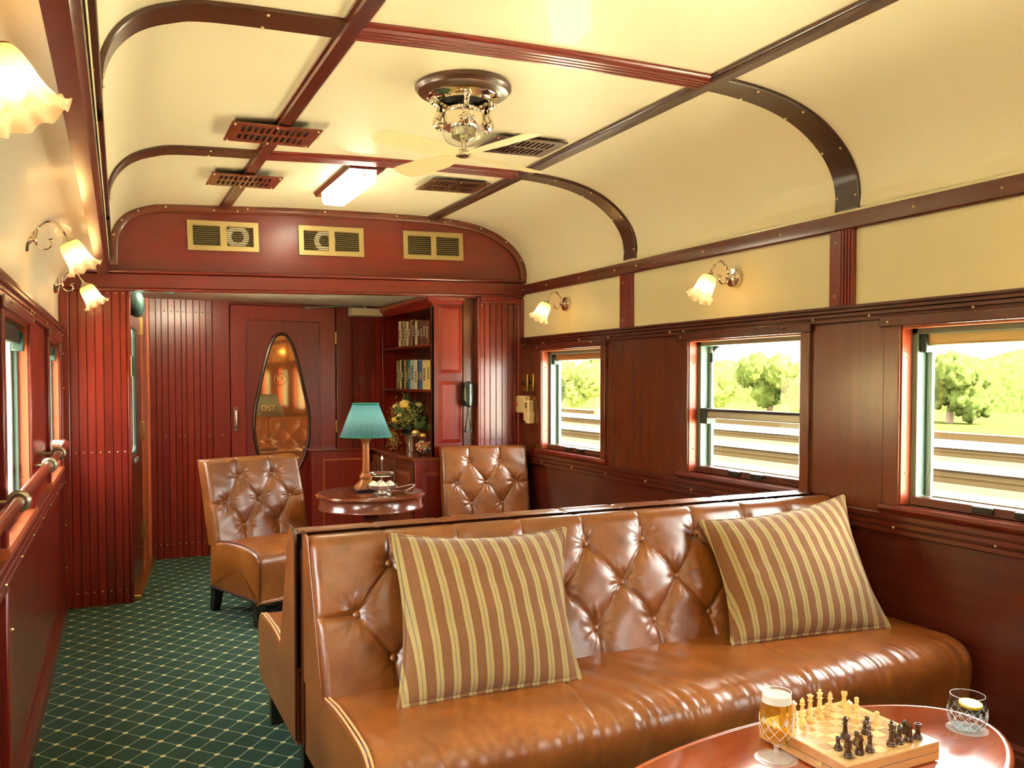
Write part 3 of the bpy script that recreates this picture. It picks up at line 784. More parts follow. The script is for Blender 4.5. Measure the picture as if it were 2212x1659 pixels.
def bush(seed):
    rnd = random.Random(seed); bm = bmesh.new()
    for k in range(9):
        g = bmesh.new(); bmesh.ops.create_icosphere(g, subdivisions=4, radius=1.0)
        c = Vector((rnd.uniform(-1.3, 1.3), rnd.uniform(-2.2, 2.2), rnd.uniform(1.6, 3.4))); r = rnd.uniform(.8, 1.4)
        for v_ in g.verts:
            d = 1+.35*noise.noise(v_.co*2.3+Vector((seed, k, 0)))+.2*noise.noise(v_.co*6)+.22*noise.noise(v_.co*15)
            v_.co = c+v_.co*r*d
        me = bpy.data.meshes.new('tmp'); g.to_mesh(me); bm.from_mesh(me); g.free(); bpy.data.meshes.remove(me)
    me = bpy.data.meshes.new('crown'); bm.to_mesh(me); bm.free(); me.materials.append(M['foliage'])
    me.polygons.foreach_set('use_smooth', [True]*len(me.polygons)); return me
crowns = [bush(s) for s in (1, 2, 3)]
trunk = MB().tube([(0,0,0), (.1,0,1.0), (0,.1,2.2)], [.25,.2,.15], 8).mesh('trunk', M['bark'])
rt_ = random.Random(3)
TREES = [(R(a_), d_) for a_, d_ in ((27.5, 60), (31.5, 58), (38.5, 56), (42.6, 60), (46.2, 52), (53, 56))]
for k, (t_, dist) in enumerate(TREES):
    # rows of trees seen through the three right-hand windows
    r = root('tree', 'bushy green tree in the row beyond the meadow', 'tree', (dist*math.sin(t_), dist*math.cos(t_), -1.2), rt_.uniform(0, 6), 'trees beyond the meadow')
    s_ = rt_.uniform(.85, 1.1)
    inst(crowns[k % 3], 'crown', r, scale=(s_*.8, s_*.8, s_*.95)); inst(trunk, 'trunk', r, scale=(s_, s_, s_))
sb = root('station_building', 'long tan building with dark teal base outside the left windows', 'building', (-8.0, 0, -1.25))
MB().box(-2, 0, -30, 60, 0, 4.2).build('wall', M['platform_wall'], sb, smooth=0); MB().box(-2, .05, -30, 60, 0, 1.9).build('base_band', M['teal_wall'], sb, smooth=0)
MB().box(-2.2, .5, -30.2, 60.2, 4.2, 4.35).build('roof', M['rubber'], sb, smooth=0)
# ================================================================== SEATING
def tuft_field(U, V, W, H, buttons, segs, seed=0):
    n = np.zeros_like(U)
    rng = np.random.RandomState(seed)
    cr = np.full_like(U, 9.0)
    for (a, b) in segs:
        a = np.array(a); b = np.array(b); d = b-a; L2 = (d**2).sum()
        t = np.clip(((U-a[0])*d[0]+(V-a[1])*d[1])/L2, 0, 1)
        cr = np.minimum(cr, np.hypot(U-a[0]-t*d[0], V-a[1]-t*d[1]))
    br = np.full_like(U, 9.0)
    wr = np.zeros_like(U)
    for k, (bu, bv) in enumerate(buttons):
        r = np.hypot(U-bu, V-bv); th = np.arctan2(V-bv, U-bu)
        br = np.minimum(br, r)
        ph = rng.uniform(0, 6.28, 3)
        amp = .5+.5*np.sin(th*2+ph[2])
        wr += np.exp(-((r-.036)/.028)**2)*(.55+.45*amp)*(np.cos(13*th+ph[0]+2*np.sin(th*3))+.6*np.cos(7*th+ph[1]))
    n -= .0055*np.exp(-(cr/.034)**2)
    n -= .022*np.exp(-(br/.030)**1.2)
    n += .0025*wr
    n += .0015*np.sin(U*31+3*np.sin(V*17))*np.sin(V*23+1.3)
    return n, -.0105*np.exp(-(cr/.0052))
def edge_drop(d, r):
    d = np.clip(d, 0, r); return r-np.sqrt(np.maximum(r*r-(r-d)**2, 0))
def tuft_back(W, H, buttons, segs, T=.0, r=.03, rt=.045, step=.0065, seed=0):
    nu = max(int(W/step), 8); nv = max(int(H/step), 8)
    # finer near the borders so that the roll is round
    u = np.concatenate([np.array([0, .002, .006, .012, .02]), np.linspace(.028, W-.028, nu), W-np.array([.02, .012, .006, .002, 0])])
    v = np.concatenate([np.array([0, .004, .012]), np.linspace(.02, H-.04, nv), H-np.array([.03, .02, .012, .006, .002, 0])])
    U, V = np.meshgrid(u, v, indexing='ij')
    n, crs = tuft_field(U, V, W, H, buttons, segs, seed)
    fade = np.clip(np.minimum(np.minimum(U, W-U)/.03, (H-V)/.04), 0, 1)
    n = n*fade + crs*np.clip(np.minimum(U, W-U)/.02, 0, 1) - edge_drop(np.minimum(U, W-U), r) - edge_drop(H-V, rt) + .012*np.sin(np.pi*np.clip(V/H, 0, 1))
    return U, V, n+T
def button(parent, p, nrm, r=.011, mat='leather'):
    m = MB(); q = Vector((0,0,1)).rotation_difference(Vector(nrm)).to_matrix().to_4x4()
    m.lathe([(0,.006),(r*.6,.0045),(r,.0),(r*.95,-.004),(0,-.005)], 10, M=q)
    return m.build('button', M[mat], parent, tuple(p))
def seat_sweep(prof, x0, x1, nx, wr=None, r=.03):
    # closed (y,z) polygon swept along x with rounded ends
    P = np.array([(p.x, p.y) for p in cat_rom([Vector((a, b, 0)) for a, b in prof], 5)])
    c = P.mean(0)
    xs = np.concatenate([[x0, x0+r*.08, x0+r*.3, x0+r*.6], np.linspace(x0+r, x1-r, nx), [x1-r*.6, x1-r*.3, x1-r*.08, x1]])
    rows = []
    T = np.roll(P, -1, 0)-np.roll(P, 1, 0); N = np.c_[T[:, 1], -T[:, 0]]; N /= np.maximum(np.linalg.norm(N, axis=1), 1e-6)[:, None]
    if ((P-c)*N).sum() < 0: N = -N
    s = np.linspace(0, 1, len(P))
    for x in xs:
        ins = float(edge_drop(np.array(min(x-x0, x1-x)), r))
        Q = P-N*ins
        if wr is not None: Q = Q+N*wr(x, s, P)[:, None]
        rows.append(np.c_[np.full(len(Q), x), Q])
    A = np.array(rows); m = MB()
    m.surf(np.concatenate([A, A[:, :1]], 1))
    for row in (A[0], A[-1]):
        o = len(m.v); cc = row.mean(0); m.v += [tuple(p) for p in row.tolist()]+[tuple(cc)]
        k = len(row)
        for i in range(k): m.f.append((o+i, o+(i+1) % k, o+k))
    return m

YM = 2.715       # line where the two settees stand back to back
BX = [.812+.2395*i for i in range(8)]
def settee(label, x0, x1, flip, seed):
    sgn = -1 if flip else 1
    Yw = lambda y: YM+sgn*(y-YM)
    r = root('leather_settee', label, 'sofa', ((x0+x1)/2, Yw(2.3), 0))
    ox, oy = (x0+x1)/2, Yw(2.3)
    def fix(m):
        m.v = [(v[0]-ox, Yw(v[1])-oy, v[2]) for v in m.v]; return m
    W = x1-x0; H = .50
    b1 = [(x-x0, .385) for x in BX if x < x1-.1]; b3 = [(x-x0-.02, .10) for x in BX if x < x1-.1]
    b2 = [(x-x0-.125, .243) for x in BX if x-.125 < x1-.05] + ([(BX[-1]-x0+.11, .243)] if BX[-1]+.11 < x1-.05 else [])
    segs = []
    for a in b1:
        segs.append((a, (a[0]+.008, H+.02)))
        for b in b2:
            if abs(a[0]-b[0]) < .16: segs.append((a, b))
    for a in b3:
        segs.append((a, (a[0]+.005, -.02)))
        for b in b2:
            if abs(a[0]-b[0]) < .16: segs.append((a, b))
    segs.append((b2[0], (0, b2[0][1]-.005))); segs.append((b2[-1], (W, b2[-1][1])))
    U, V, n = tuft_back(W, H, b1+b2+b3, segs, 0, .03, .05, .0068, seed)
    dy, dz = .19/H, .465/H
    nrm = np.array([-dz, dy])/math.hypot(dy, dz)
    X = U+x0; Y = 2.415+V*dy+n*nrm[0]; Z = .415+V*dz+n*nrm[1]
    A = np.stack([X, Y, Z], -1); m = MB().surf(A)
    back = YM-(.012 if flip else .045)
    def rim(line, flipz=False):
        L = np.array(line); Bk = L.copy(); Bk[:, 1] = back
        Bm = L.copy(); Bm[:, 1] = back-.02
        m.surf(np.stack([L, Bm, Bk], 1))
    rim(A[0]); rim(A[-1]); rim(A[:, -1]); rim(A[:, 0])
    bk_ = fix(m).build('backrest', M['leather_tuft'], r, smooth=70)
    for (bu, bv) in b1+b2+b3:
        i = np.argmin(abs(U[:, 0]-bu)); j = np.argmin(abs(V[0]-bv)); p = A[i, j]
        button(bk_, (p[0]-ox, Yw(p[1]-.009)-oy, p[2]+.004), (0, sgn*nrm[0], nrm[1]), .0125)
    m = MB(); m.box(x0+.02, x1-.02, YM-.06, YM-.004, .17, .80); fix(m).build('back_panel', M['leather'], r, bevel=.006)
    # piping down the visible end of the back
    m = MB().prism([(2.425,.40),(2.46,.50),(2.60,.84),(2.607,.865),(2.63,.872),(back,.872),(back,.40)], 'x', x0-.003, x0+.004); fix(m).build('back_end', M['leather'], r, bevel=.003)
    m = MB().tube(cat_rom([(x0-.002, y_, z_) for y_, z_ in ((back,.19),(back,.5),(back,.84),(back-.012,.868),(2.63,.876))], 4), .004, 6); fix(m).build('back_piping', M['leather_dark'], r)
    m = MB().prism([(2.70 if flip else back,.172),(1.985,.172),(1.972,.19),(1.963,.26),(1.954,.33),(1.959,.372),(1.98,.404),(2.02,.424),(2.10,.431),(2.25,.430),(2.42,.42),(2.70 if flip else back,.42)], 'x', x0+.001, x0+.008); fix(m).build('seat_end', M['leather'], r, smooth=30)
    prof = [(2.69,.17),(2.3,.17),(1.985,.17),(1.966,.19),(1.957,.26),(1.948,.33),(1.953,.375),(1.975,.410),(2.02,.430),(2.10,.437),(2.25,.436),(2.40,.428),(2.55,.42),(2.69,.42)]
    rng = np.random.RandomState(seed+5)
    seams = [1.235, 2.02] if not flip else [1.3, 2.05]
    def wr(x, s, P):
        y = P[:, 0]; z = P[:, 1]
        top = np.clip((2.42-y)/.06, 0, 1)*np.clip((z-.2)/.1, 0, 1)
        front = np.exp(-((y-1.99)/.07)**2)*np.clip((z-.26)/.1, 0, 1)
        w = np.zeros(len(y))
        for q in range(len(y)):
            yy = float(y[q]); zz = float(z[q])
            a = noise.noise(Vector((x*16+yy*5, yy*2.2-zz*2, seed)))
            b = noise.noise(Vector((x*42+yy*9, yy*4, seed+3)))
            w[q] = top[q]*(.0045*a)+front[q]*(.006*b-.006*max(0, .25-abs(a))*2)
        for sx in seams:
            xx = sx+(y-2.1)*.16
            w -= .007*np.exp(-((x-xx)/.006)**2)*np.clip((2.5-y)/.1, 0, 1)
        return w
    st_ = fix(seat_sweep(prof, x0+.005, x1-.005, int(W/.0095), wr, .028)).build('seat', M['leather'], r, smooth=60)
    e = [(x0+.006, y, z) for y, z in [(2.42,.428),(2.3,.441),(2.15,.442),(2.05,.436),(2.0,.422),(1.968,.395),(1.955,.355),(1.953,.3),(1.962,.2)]]
    for dxx in (0, .012):
        m = MB().tube([tuple(p+Vector((dxx, 0, .001))) for p in cat_rom(e, 4)], .0038, 6); fix(m).build('seat_piping', M['piping_pale'], st_)
    for sx in (.03, W-.06):
        for yy in (2.01, 2.60):
            m = MB().box(x0+sx, x0+sx+.05, yy, yy+.06, 0, .172); fix(m).build('leg', M['black_leg'], r, bevel=.004)
    return r
settee('front tan leather tufted settee holding the two striped cushions', .562, 2.752, False, 1)
settee('rear tan leather settee standing back to back behind the front one', .548, 2.752, True, 4)

# ---- armless chairs
def chair(label, loc, rz, seed):
    r = root('leather_chair', label, 'chair', loc, rz, 'armless leather chairs by the round table')
    W, H = .62, .52
    B = [(W*.32, .40), (W*.68, .40), (W*.16, .25), (W*.5, .25), (W*.84, .25), (W*.32, .10), (W*.68, .10)]
    S = [(B[0], (B[0][0], H)), (B[1], (B[1][0], H)), (B[5], (B[5][0], 0)), (B[6], (B[6][0], 0)), (B[2], (0, .24)), (B[4], (W, .24))]
    S += [(B[a], B[b]) for a, b in ((0,2),(0,3),(1,3),(1,4),(2,5),(3,5),(3,6),(4,6))]
    U, V, n = tuft_back(W, H, B, S, 0, .03, .04, .0062, seed)
    y0, dy, dz = .165, .13/H, .49/H
    nrm = np.array([-dz, dy])/math.hypot(dy, dz)
    A = np.stack([U-W/2, y0+V*dy+n*nrm[0], .40+V*dz+n*nrm[1]], -1)
    m = MB().surf(A)
    th = .095
    bk = np.stack([U-W/2, y0+V*dy+th+0*V, .40+V*dz-.012+0*V], -1)
    m.surf(bk, True)
    for L, K in ((A[0], bk[0]), (A[-1], bk[-1]), (A[:, -1], bk[:, -1]), (A[:, 0], bk[:, 0])): m.surf(np.stack([L, K], 1))
    bk_ = m.build('backrest', M['leather_tuft'], r, smooth=70)
    for bu, bv in B:
        i = np.argmin(abs(U[:, 0]-bu)); j = np.argmin(abs(V[0]-bv)); p = A[i, j]
        button(bk_, (p[0], p[1]-.009, p[2]+.003), (0, nrm[0], nrm[1]), .0105)
    prof = [(.26,.14),(0,.14),(-.285,.14),(-.302,.16),(-.306,.25),(-.310,.34),(-.300,.385),(-.27,.412),(-.2,.428),(-.08,.434),(.05,.43),(.16,.418),(.24,.41),(.26,.36)]
    def wr(x, s, P):
        w = np.zeros(len(P))
        for q in range(len(P)):
            yy, zz = float(P[q, 0]), float(P[q, 1])
            w[q] = .003*noise.noise(Vector((x*14, yy*7, zz*5+seed)))*(1 if zz > .18 else 0)
        return w
    st_ = seat_sweep(prof, -W/2+.002, W/2-.002, 50, wr, .025).build('seat', M['leather'], r, smooth=60)
    for sx in (-1, 1):
        e = [(sx*(W/2-.012), y, z+.003) for y, z in ((.22,.412),(.1,.428),(-.06,.436),(-.18,.43),(-.27,.412),(-.3,.385),(-.309,.33),(-.305,.2),(-.30,.15))]
        MB().tube(cat_rom(e, 3), .0032, 6).build('seat_piping', M['leather_dark'], st_)
        m = MB()
        for k in range(26): m.sphere((sx*(W/2+.001), -.28+k*.0205, .152), .0085, 7, 4)
        m.build('nail_trim', M['leather_dark'], st_, kind='stuff')
        for sy, ty in ((-.27, 0), (.2, .04)):
            m = MB().add([(sx*.27-.028, sy-.0, .145), (sx*.27+.028, sy, .145), (sx*.27+.028, sy+.06, .145), (sx*.27-.028, sy+.06, .145),
                          (sx*.27-.022, sy+ty+.006, 0), (sx*.27+.022, sy+ty+.006, 0), (sx*.27+.022, sy+ty+.05, 0), (sx*.27-.022, sy+ty+.05, 0)],
                         [(0,1,2,3),(4,7,6,5),(0,4,5,1),(1,5,6,2),(2,6,7,3),(3,7,4,0)])
            m.build('leg', M['black_leg'], r, bevel=.003)
    return r
chair('tan leather tufted chair at the left of the round table, by the aisle', (.925, 5.055, 0), R(20), 11)
chair('tan leather tufted chair at the right of the round table, against the planked pillar', (2.375, 5.20, 0), R(-11), 12)

# ---- striped cushions
def pillow(label, TL, TR, BR, BL, T, seed, dent=0):
    TL, TR, BR, BL = map(Vector, (TL, TR, BR, BL))
    c = (TL+TR+BR+BL)/4
    ex = ((BR-BL)+(TR-TL)).normalized(); ez = ((TL-BL)+(TR-BR)); ez = (ez-ex*ez.dot(ex)).normalized(); ey = ez.cross(ex)
    Mx = Matrix((ex, ey, ez)).transposed().to_4x4(); Mx.translation = c
    r = root('striped_cushion', label, 'cushion', group='striped cushions on the front settee'); r.matrix_world = Mx
    inv = Mx.inverted(); q = [inv @ p for p in (TL, TR, BR, BL)]
    N = 56; g = np.linspace(-1, 1, N); g = np.sign(g)*(1-(1-abs(g))**1.35)
    S, Tt = np.meshgrid(g, g, indexing='ij')
    sx = S*(1-.11*(1-Tt**2)**1.0*abs(S)**3); tt = Tt*(1-np.where(Tt > 0, .12, .03)*(1-S**2)*abs(Tt)**3)
    a, b = (sx+1)/2, (tt+1)/2
    co = [np.array(p) for p in q]
    Pm = (co[3][None, None]*((1-a)*(1-b))[..., None]+co[2][None, None]*(a*(1-b))[..., None]+co[0][None, None]*((1-a)*b)[..., None]+co[1][None, None]*(a*b)[..., None])
    h = T*(np.maximum(1-S**2, 0)**.55*np.maximum(1-Tt**2, 0)**.55)
    wn = np.array([[noise.noise(Vector((float(S[i, j])*3.2, float(Tt[i, j])*3.2, seed))) for j in range(N)] for i in range(N)])
    wn2 = np.array([[noise.noise(Vector((float(S[i, j])*9+float(Tt[i, j])*3, float(Tt[i, j])*7, seed+9))) for j in range(N)] for i in range(N)])
    rim = np.minimum(1-abs(S), 1-abs(Tt)); k = np.clip(rim/.2, 0, 1)
    h = h*(1+.08*wn)+.0028*wn2*k
    F = Pm.copy(); F[..., 1] -= h; Bk = Pm.copy(); Bk[..., 1] += h*.85
    cov_ = MB().surf(F).surf(Bk, True).build('cover', M['pillow_stripe'], r, smooth=80)
    ring = [Pm[i, 0] for i in range(N)]+[Pm[-1, j] for j in range(1, N)]+[Pm[i, -1] for i in range(N-2, -1, -1)]+[Pm[0, j] for j in range(N-2, 0, -1)]
    MB().tube([tuple(p) for p in ring], .0075, 8, True).build('piping', M['pillow_stripe'], cov_)
    return r
pillow('brown and gold striped cushion at the left of the front settee', (.805, 2.545, .865), (1.425, 2.535, .838), (1.304, 2.225, .437), (.731, 2.239, .437), .098, 2)
pillow('brown and gold striped cushion at the right of the front settee, by the window', (2.00, 2.53, .822), (2.66, 2.47, .885), (2.60, 2.19, .44), (1.945, 2.285, .437), .098, 5)

# ================================================================== ROUND TABLE AND WHAT STANDS ON IT
TX, TY, TZ = 1.482, 5.076, .66
rt = root('round_pedestal_table', 'round mahogany pedestal table between the two leather chairs', 'table', (TX, TY, 0))
MB().lathe([(0,TZ),(.31,TZ),(.325,TZ-.003),(.335,TZ-.012),(.333,TZ-.022),(.322,TZ-.026),(.0,TZ-.026)], 64).build('top', M['table_wood_dark'], rt, smooth=50)
MB().lathe([(.0,TZ-.024),(.312,TZ-.024),(.313,TZ-.075),(.322,TZ-.085),(.322,TZ-.095),(.30,TZ-.098),(0,TZ-.098)], 64).build('apron', M['table_wood_dark'], rt, smooth=50)
MB().lathe([(.07,TZ-.098),(.05,.54),(.035,.52),(.05,.50),(.035,.485),(.045,.46),(.03,.44),(.032,.36),(.055,.28),(.06,.22),(.04,.16),(.06,.12),(0,.12)], 24).build('pedestal', M['table_wood_dark'], rt)
for k in range(3):
    a = R(30+120*k); c_, s_ = math.cos(a), math.sin(a)
    MB().tube([(c_*d, s_*d, z) for d, z in ((.03,.16),(.12,.14),(.22,.06),(.28,.02))], [.03,.028,.022,.018], 8).build('foot', M['table_wood_dark'], rt)

tl = root('table_lamp', 'wooden column table lamp with pleated teal shade on the round table', 'lamp', (1.468, 5.13, TZ))
MB().box(-.085, .085, -.085, .085, 0, .018).build('plinth', M['black_leg'], tl, bevel=.004)
MB().lathe([(0,.018),(.075,.018),(.075,.03),(.062,.042),(.05,.052),(.036,.07),(.042,.08),(.044,.09),(.034,.10),(.030,.112),(.034,.12),(0,.12)], 28).build('base', M['lamp_wood'], tl)
m = MB().lathe([(0,.12),(.021,.12),(.019,.30),(0,.30)], 36, ruffle=lambda j, a: (1+.05*math.cos(12*a), 0)); m.build('column', M['lamp_wood'], tl, smooth=60)
MB().lathe([(0,.295),(.02,.295),(.024,.305),(.034,.318),(.038,.322),(.038,.33),(0,.33)], 24).build('capital', M['lamp_wood'], tl)
MB().lathe([(0,.33),(.016,.33),(.016,.41),(.012,.414),(0,.414)], 16).build('candle_sleeve', M['wax'], tl)
sh0 = bpy.data.objects.new('shade', None)
NPL = 44
m = MB().lathe([(.155,-.1),(.137,-.054),(.117,0),(.096,.054),(.078,.1)], NPL*4, ruffle=lambda j, a: (1+.022*math.sin(NPL*a), 0)); sh = m.build('shade', M['teal_silk'], tl, (0,0,.44), smooth=80)
MB().tube([(.156*math.cos(a), .156*math.sin(a), .34) for a in np.linspace(0, 2*math.pi, 49)[:-1]], .006, 6, True).build('shade_hem', M['teal_band'], tl)
MB().tube([(.079*math.cos(a), .079*math.sin(a), .54) for a in np.linspace(0, 2*math.pi, 33)[:-1]], .006, 6, True).build('shade_collar', M['teal_band'], tl)
MB().sphere((0,0,.45), .022, 12, 8, (1,1,1.3)).build('bulb', M['bulb_glow'], tl)
L = bpy.data.lights.new('table_lamp_light', 'POINT'); L.energy = W_TABLE; L.color = (1, .78, .5); L.shadow_soft_size = .04
lo = bpy.data.objects.new('table_lamp_light', L); col.objects.link(lo); lo.parent = tl; lo.location = (0, 0, .46)
o = MB().tube(cat_rom([(TX+.09, TY+.0, TZ+.006), (TX+.2, TY+.06, TZ+.01), (TX+.27, TY+.0, TZ+.03), (TX+.26, TY-.06, TZ+.028), (TX+.19, TY-.1, TZ+.006)], 6), .003, 6).build('lamp_cable', M['cable_clear'])
tag(o, 'pale loop of cable beside the silver stand on the round table', 'cable')

ts = root('tiered_stand', 'two-tier silver serving stand in front of the table lamp', 'serving stand', (1.508, 4.925, TZ))
MB().lathe([(0,0),(.055,0),(.058,.004),(.05,.012),(.03,.02),(.03,.03),(.05,.036),(0,.036)], 32).build('foot', M['silver'], ts)
def tray(r, z, h):
    return MB().lathe([(0,z),(r*.92,z),(r,z+.006),(r,z+h),(r*1.03,z+h+.003),(r*.97,z+h+.002),(r*.96,z+.008),(0,z+.006)], 40)
tray(.092, .036, .022).build('lower_tray', M['silver'], ts); tray(.072, .112, .018).build('upper_tray', M['silver'], ts)
MB().lathe([(0,.04),(.005,.04),(.004,.11),(.004,.2),(.007,.205),(.009,.212),(.006,.222),(.003,.23),(0,.236)], 16).build('stem', M['silver'], ts)
for k, (a, d) in enumerate(((.3,.055),(1.4,.06),(2.4,.055),(3.5,.06),(4.5,.055),(5.5,.05))):
    m = MB().lathe([(0,0),(.024,.002),(.03,.012),(.02,.026),(.008,.034),(0,.037)], 14)
    o = m.build('biscuit', M['meringue'], None, (1.508+d*math.cos(a), 4.925+d*math.sin(a), TZ+.044))
    tag(o, 'pale rounded biscuit on the lower silver tray', 'biscuit', 'biscuits on the lower tray')
rn = random.Random(5); m = MB()
for k in range(46):
    a, d = rn.uniform(0, 6.28), .055*math.sqrt(rn.random())
    m.sphere((d*math.cos(a), d*math.sin(a), .006+rn.uniform(0, .014)*(1-d/.07)), .008, 7, 5, (1, rn.uniform(.6, 1), rn.uniform(.5, .9)))
o = m.build('nuts', M['nut'], None, (1.508, 4.925, TZ+.119)); tag(o, 'small heap of brown nuts on the upper silver tray', 'nuts', kind='stuff')
# ================================================================== LAMPS, FAN, CEILING FITTINGS
def sconce_meshes():
    d = {}
    q = Matrix.Rotation(R(90), 4, 'Y')
    d['back_plate'] = MB().lathe([(0,0),(.046,0),(.047,.006),(.047,.02),(.043,.026),(.02,.028),(0,.03)], 28, M=q).mesh('back_plate', M['chrome'])
    d['boss'] = MB().lathe([(.02,.026),(.02,.03),(.009,.036),(.009,.046),(.013,.05),(.008,.056),(0,.057)], 16, M=q).mesh('boss', M['chrome'])
    d['arm'] = MB().tube(cat_rom([(.048,0,-.004),(.05,0,.025),(.062,0,.055),(.09,0,.074),(.12,0,.066),(.14,0,.04),(.151,0,.018)], 6), .0058, 8).mesh('arm', M['chrome'])
    d['scroll'] = MB().tube(cat_rom([(.048,0,-.002),(.056,0,-.022),(.078,0,-.034),(.098,0,-.024),(.10,0,-.006),(.092,0,.002),(.106,0,.008)], 5), [.004]*31, 6).mesh('scroll', M['chrome'])
    ax = Vector((.49, 0, -.872)); rot = Vector((0,0,-1)).rotation_difference(ax).to_matrix().to_4x4()
    d['cap'] = MB().lathe([(0,.006),(.009,.004),(.014,-.006),(.026,-.016),(.032,-.02),(.032,-.026),(0,-.026)], 24).mesh('cap', M['chrome'])
    def ruf(j, a):
        k = (0,0,0,0,.0,.01,.03,.055,.09)[j]; return 1+k*math.cos(9*a), (0,0,0,0,0,0,.001,.003,.006)[j]*math.cos(9*a)
    d['glass_shade'] = MB().lathe([(.028,-.018),(.036,-.026),(.041,-.04),(.0435,-.06),(.045,-.082),(.0475,-.1),(.053,-.118),(.061,-.13),(.067,-.135)], 72, ruffle=ruf).mesh('glass_shade', M['sconce_glass'], 80)
    d['bulb'] = MB().sphere((0,0,-.075), .022, 14, 10, (1,1,1.25)).mesh('bulb', M['bulb_glow'])
    return d, rot
SM, SROT = sconce_meshes()
TOP = Vector((.151, 0, .014))
def sconce(label, loc, rz):
    r = root('wall_sconce', label, 'wall lamp', loc, rz, 'bell-shaped glass wall lamps')
    for n in ('back_plate', 'boss', 'arm', 'scroll'): inst(SM[n], n, r)
    e = SROT.to_euler()
    inst(SM['cap'], 'cap', r, TOP, e); inst(SM['glass_shade'], 'glass_shade', r, TOP, e); inst(SM['bulb'], 'bulb', r, TOP, e)
    L = bpy.data.lights.new('sconce_light', 'POINT'); L.energy = W_SCONCE; L.color = (1, .82, .56); L.shadow_soft_size = .03
    lo = bpy.data.objects.new('sconce_light', L); col.objects.link(lo); lo.parent = r
    lo.location = TOP+(SROT @ Vector((0,0,-.078)))
def lw(y): return LLOC[0]-.01746*(YB-y)
sconce('amber glass wall lamp nearest the bulkhead on the left wall', (lw(5.2)-.006, 5.2, 1.862), LROT)
sconce('amber glass wall lamp second from the bulkhead on the left wall', (lw(3.73)-.016, 3.73, 1.884), LROT)
sconce('large near wall lamp cut by the left edge of the photo', (lw(1.62)-.024, 1.62, 1.884), LROT)
sconce('amber glass wall lamp nearest the bulkhead on the right wall', (2.79, 4.935, 1.85), R(180))
sconce('amber glass wall lamp above the middle right-hand window', (2.79, 3.272, 1.845), R(180))
sconce('amber glass wall lamp on the right wall, just outside the photo', (2.79, 1.58, 1.85), R(180))
sconce('amber glass wall lamp on the right wall, level with the camera', (2.79, -.1, 1.85), R(180))
sconce('amber glass wall lamp on the right wall, behind the camera', (2.79, -1.8, 1.85), R(180))
sconce('amber glass wall lamp on the left wall, behind the camera', (lw(-1.2), -1.2, 1.868), LROT)

def ceiling_lamp(label, x, y0, y1):
    z = ceil_z(x)
    r = root('ceiling_lamp', label, 'ceiling lamp', (x, (y0+y1)/2, z), 0, 'box ceiling lamps')
    L = (y1-y0)/2
    m = MB().prism([(-.105,.0),(-.105,-.012),(-.097,-.018),(-.092,-.03),(.092,-.024),(.097,-.014),(.105,-.008),(.105,.01)], 'y', -L, L); m.build('base_board', M['mahogany_dark_y'], r, bevel=.003)
    m = MB().add([(-.072,-L+.05,-.028),(.072,-L+.05,-.024),(.072,L-.05,-.024),(-.072,L-.05,-.028),(-.062,-L+.058,-.085),(.062,-L+.058,-.085),(.062,L-.058,-.085),(-.062,L-.058,-.085)],
                 [(0,1,2,3),(4,7,6,5),(0,4,5,1),(1,5,6,2),(2,6,7,3),(3,7,4,0)])
    m.build('diffuser', M['diffuser_glow'], r, bevel=.012, label='glowing white plastic diffuser')
    m = MB().sphere((0, -L+.05, -.045), .006, 8, 5); m.build('knob', M['brass'], r)
ceiling_lamp('glowing box-shaped ceiling lamp beyond the fan', 1.245, 4.30, 5.07)
ceiling_lamp('box-shaped ceiling lamp over the camera', 1.25, .35, 1.12)
ceiling_lamp('box-shaped ceiling lamp behind the camera', 1.25, -1.2, -.43)
ceiling_lamp('box-shaped ceiling lamp at the rear of the lounge', 1.25, -2.7, -1.93)

# ---- slotted ceiling vents
def vent(label, x, y, w, d, z, mat):
    r = root('ceiling_vent', label, 'air vent', (x, y, z), 0, 'slotted ceiling vents'); r.rotation_euler = (0, R(-1.6), 0)
    m = MB(); t0, t1 = -.006, 0
    ys = [-d/2, -d/2+.038, -.016, .016, d/2-.038, d/2]
    m.box(-w/2, w/2, ys[0], ys[1], t0, t1); m.box(-w/2, w/2, ys[2], ys[3], t0, t1); m.box(-w/2, w/2, ys[4], ys[5], t0, t1)
    n = 11; x0 = -w/2+.042; p = (w-.084)/n
    for (a, b) in ((ys[1], ys[2]), (ys[3], ys[4])):
        m.box(-w/2, x0+p*.25, a, b, t0, t1); m.box(w/2-.042-p*.25, w/2, a, b, t0, t1)
        for k in range(n-1): m.box(x0+p*(k+.78), x0+p*(k+1.22), a, b, t0, t1)
    m.build('slotted_plate', M[mat], r, smooth=0)
    MB().box(-w/2+.02, w/2-.02, -d/2+.03, d/2-.03, .002, .006).build('backing', M['dark_void'], r, smooth=0)
    screws(r, [(sx*(w/2-.014), sy*(d/2-.014), -.008) for sx in (-1, 0, 1) for sy in (-1, 1)], .0045)
    return r
vent('red-brown slotted vent on the left batten, nearer the camera', .672, 3.762, .368, .285, 2.402, 'mahogany_dark')
vent('red-brown slotted vent on the left batten, nearer the bulkhead', .690, 4.69, .355, .285, 2.402, 'mahogany_dark')
vent('dark slotted vent beside the fan, nearer the camera', 1.808, 3.66, .37, .275, 2.462, 'ebony_wood')
vent('dark slotted vent near the bulkhead, right of the ceiling lamp', 1.83, 4.575, .355, .28, 2.462, 'ebony_wood')

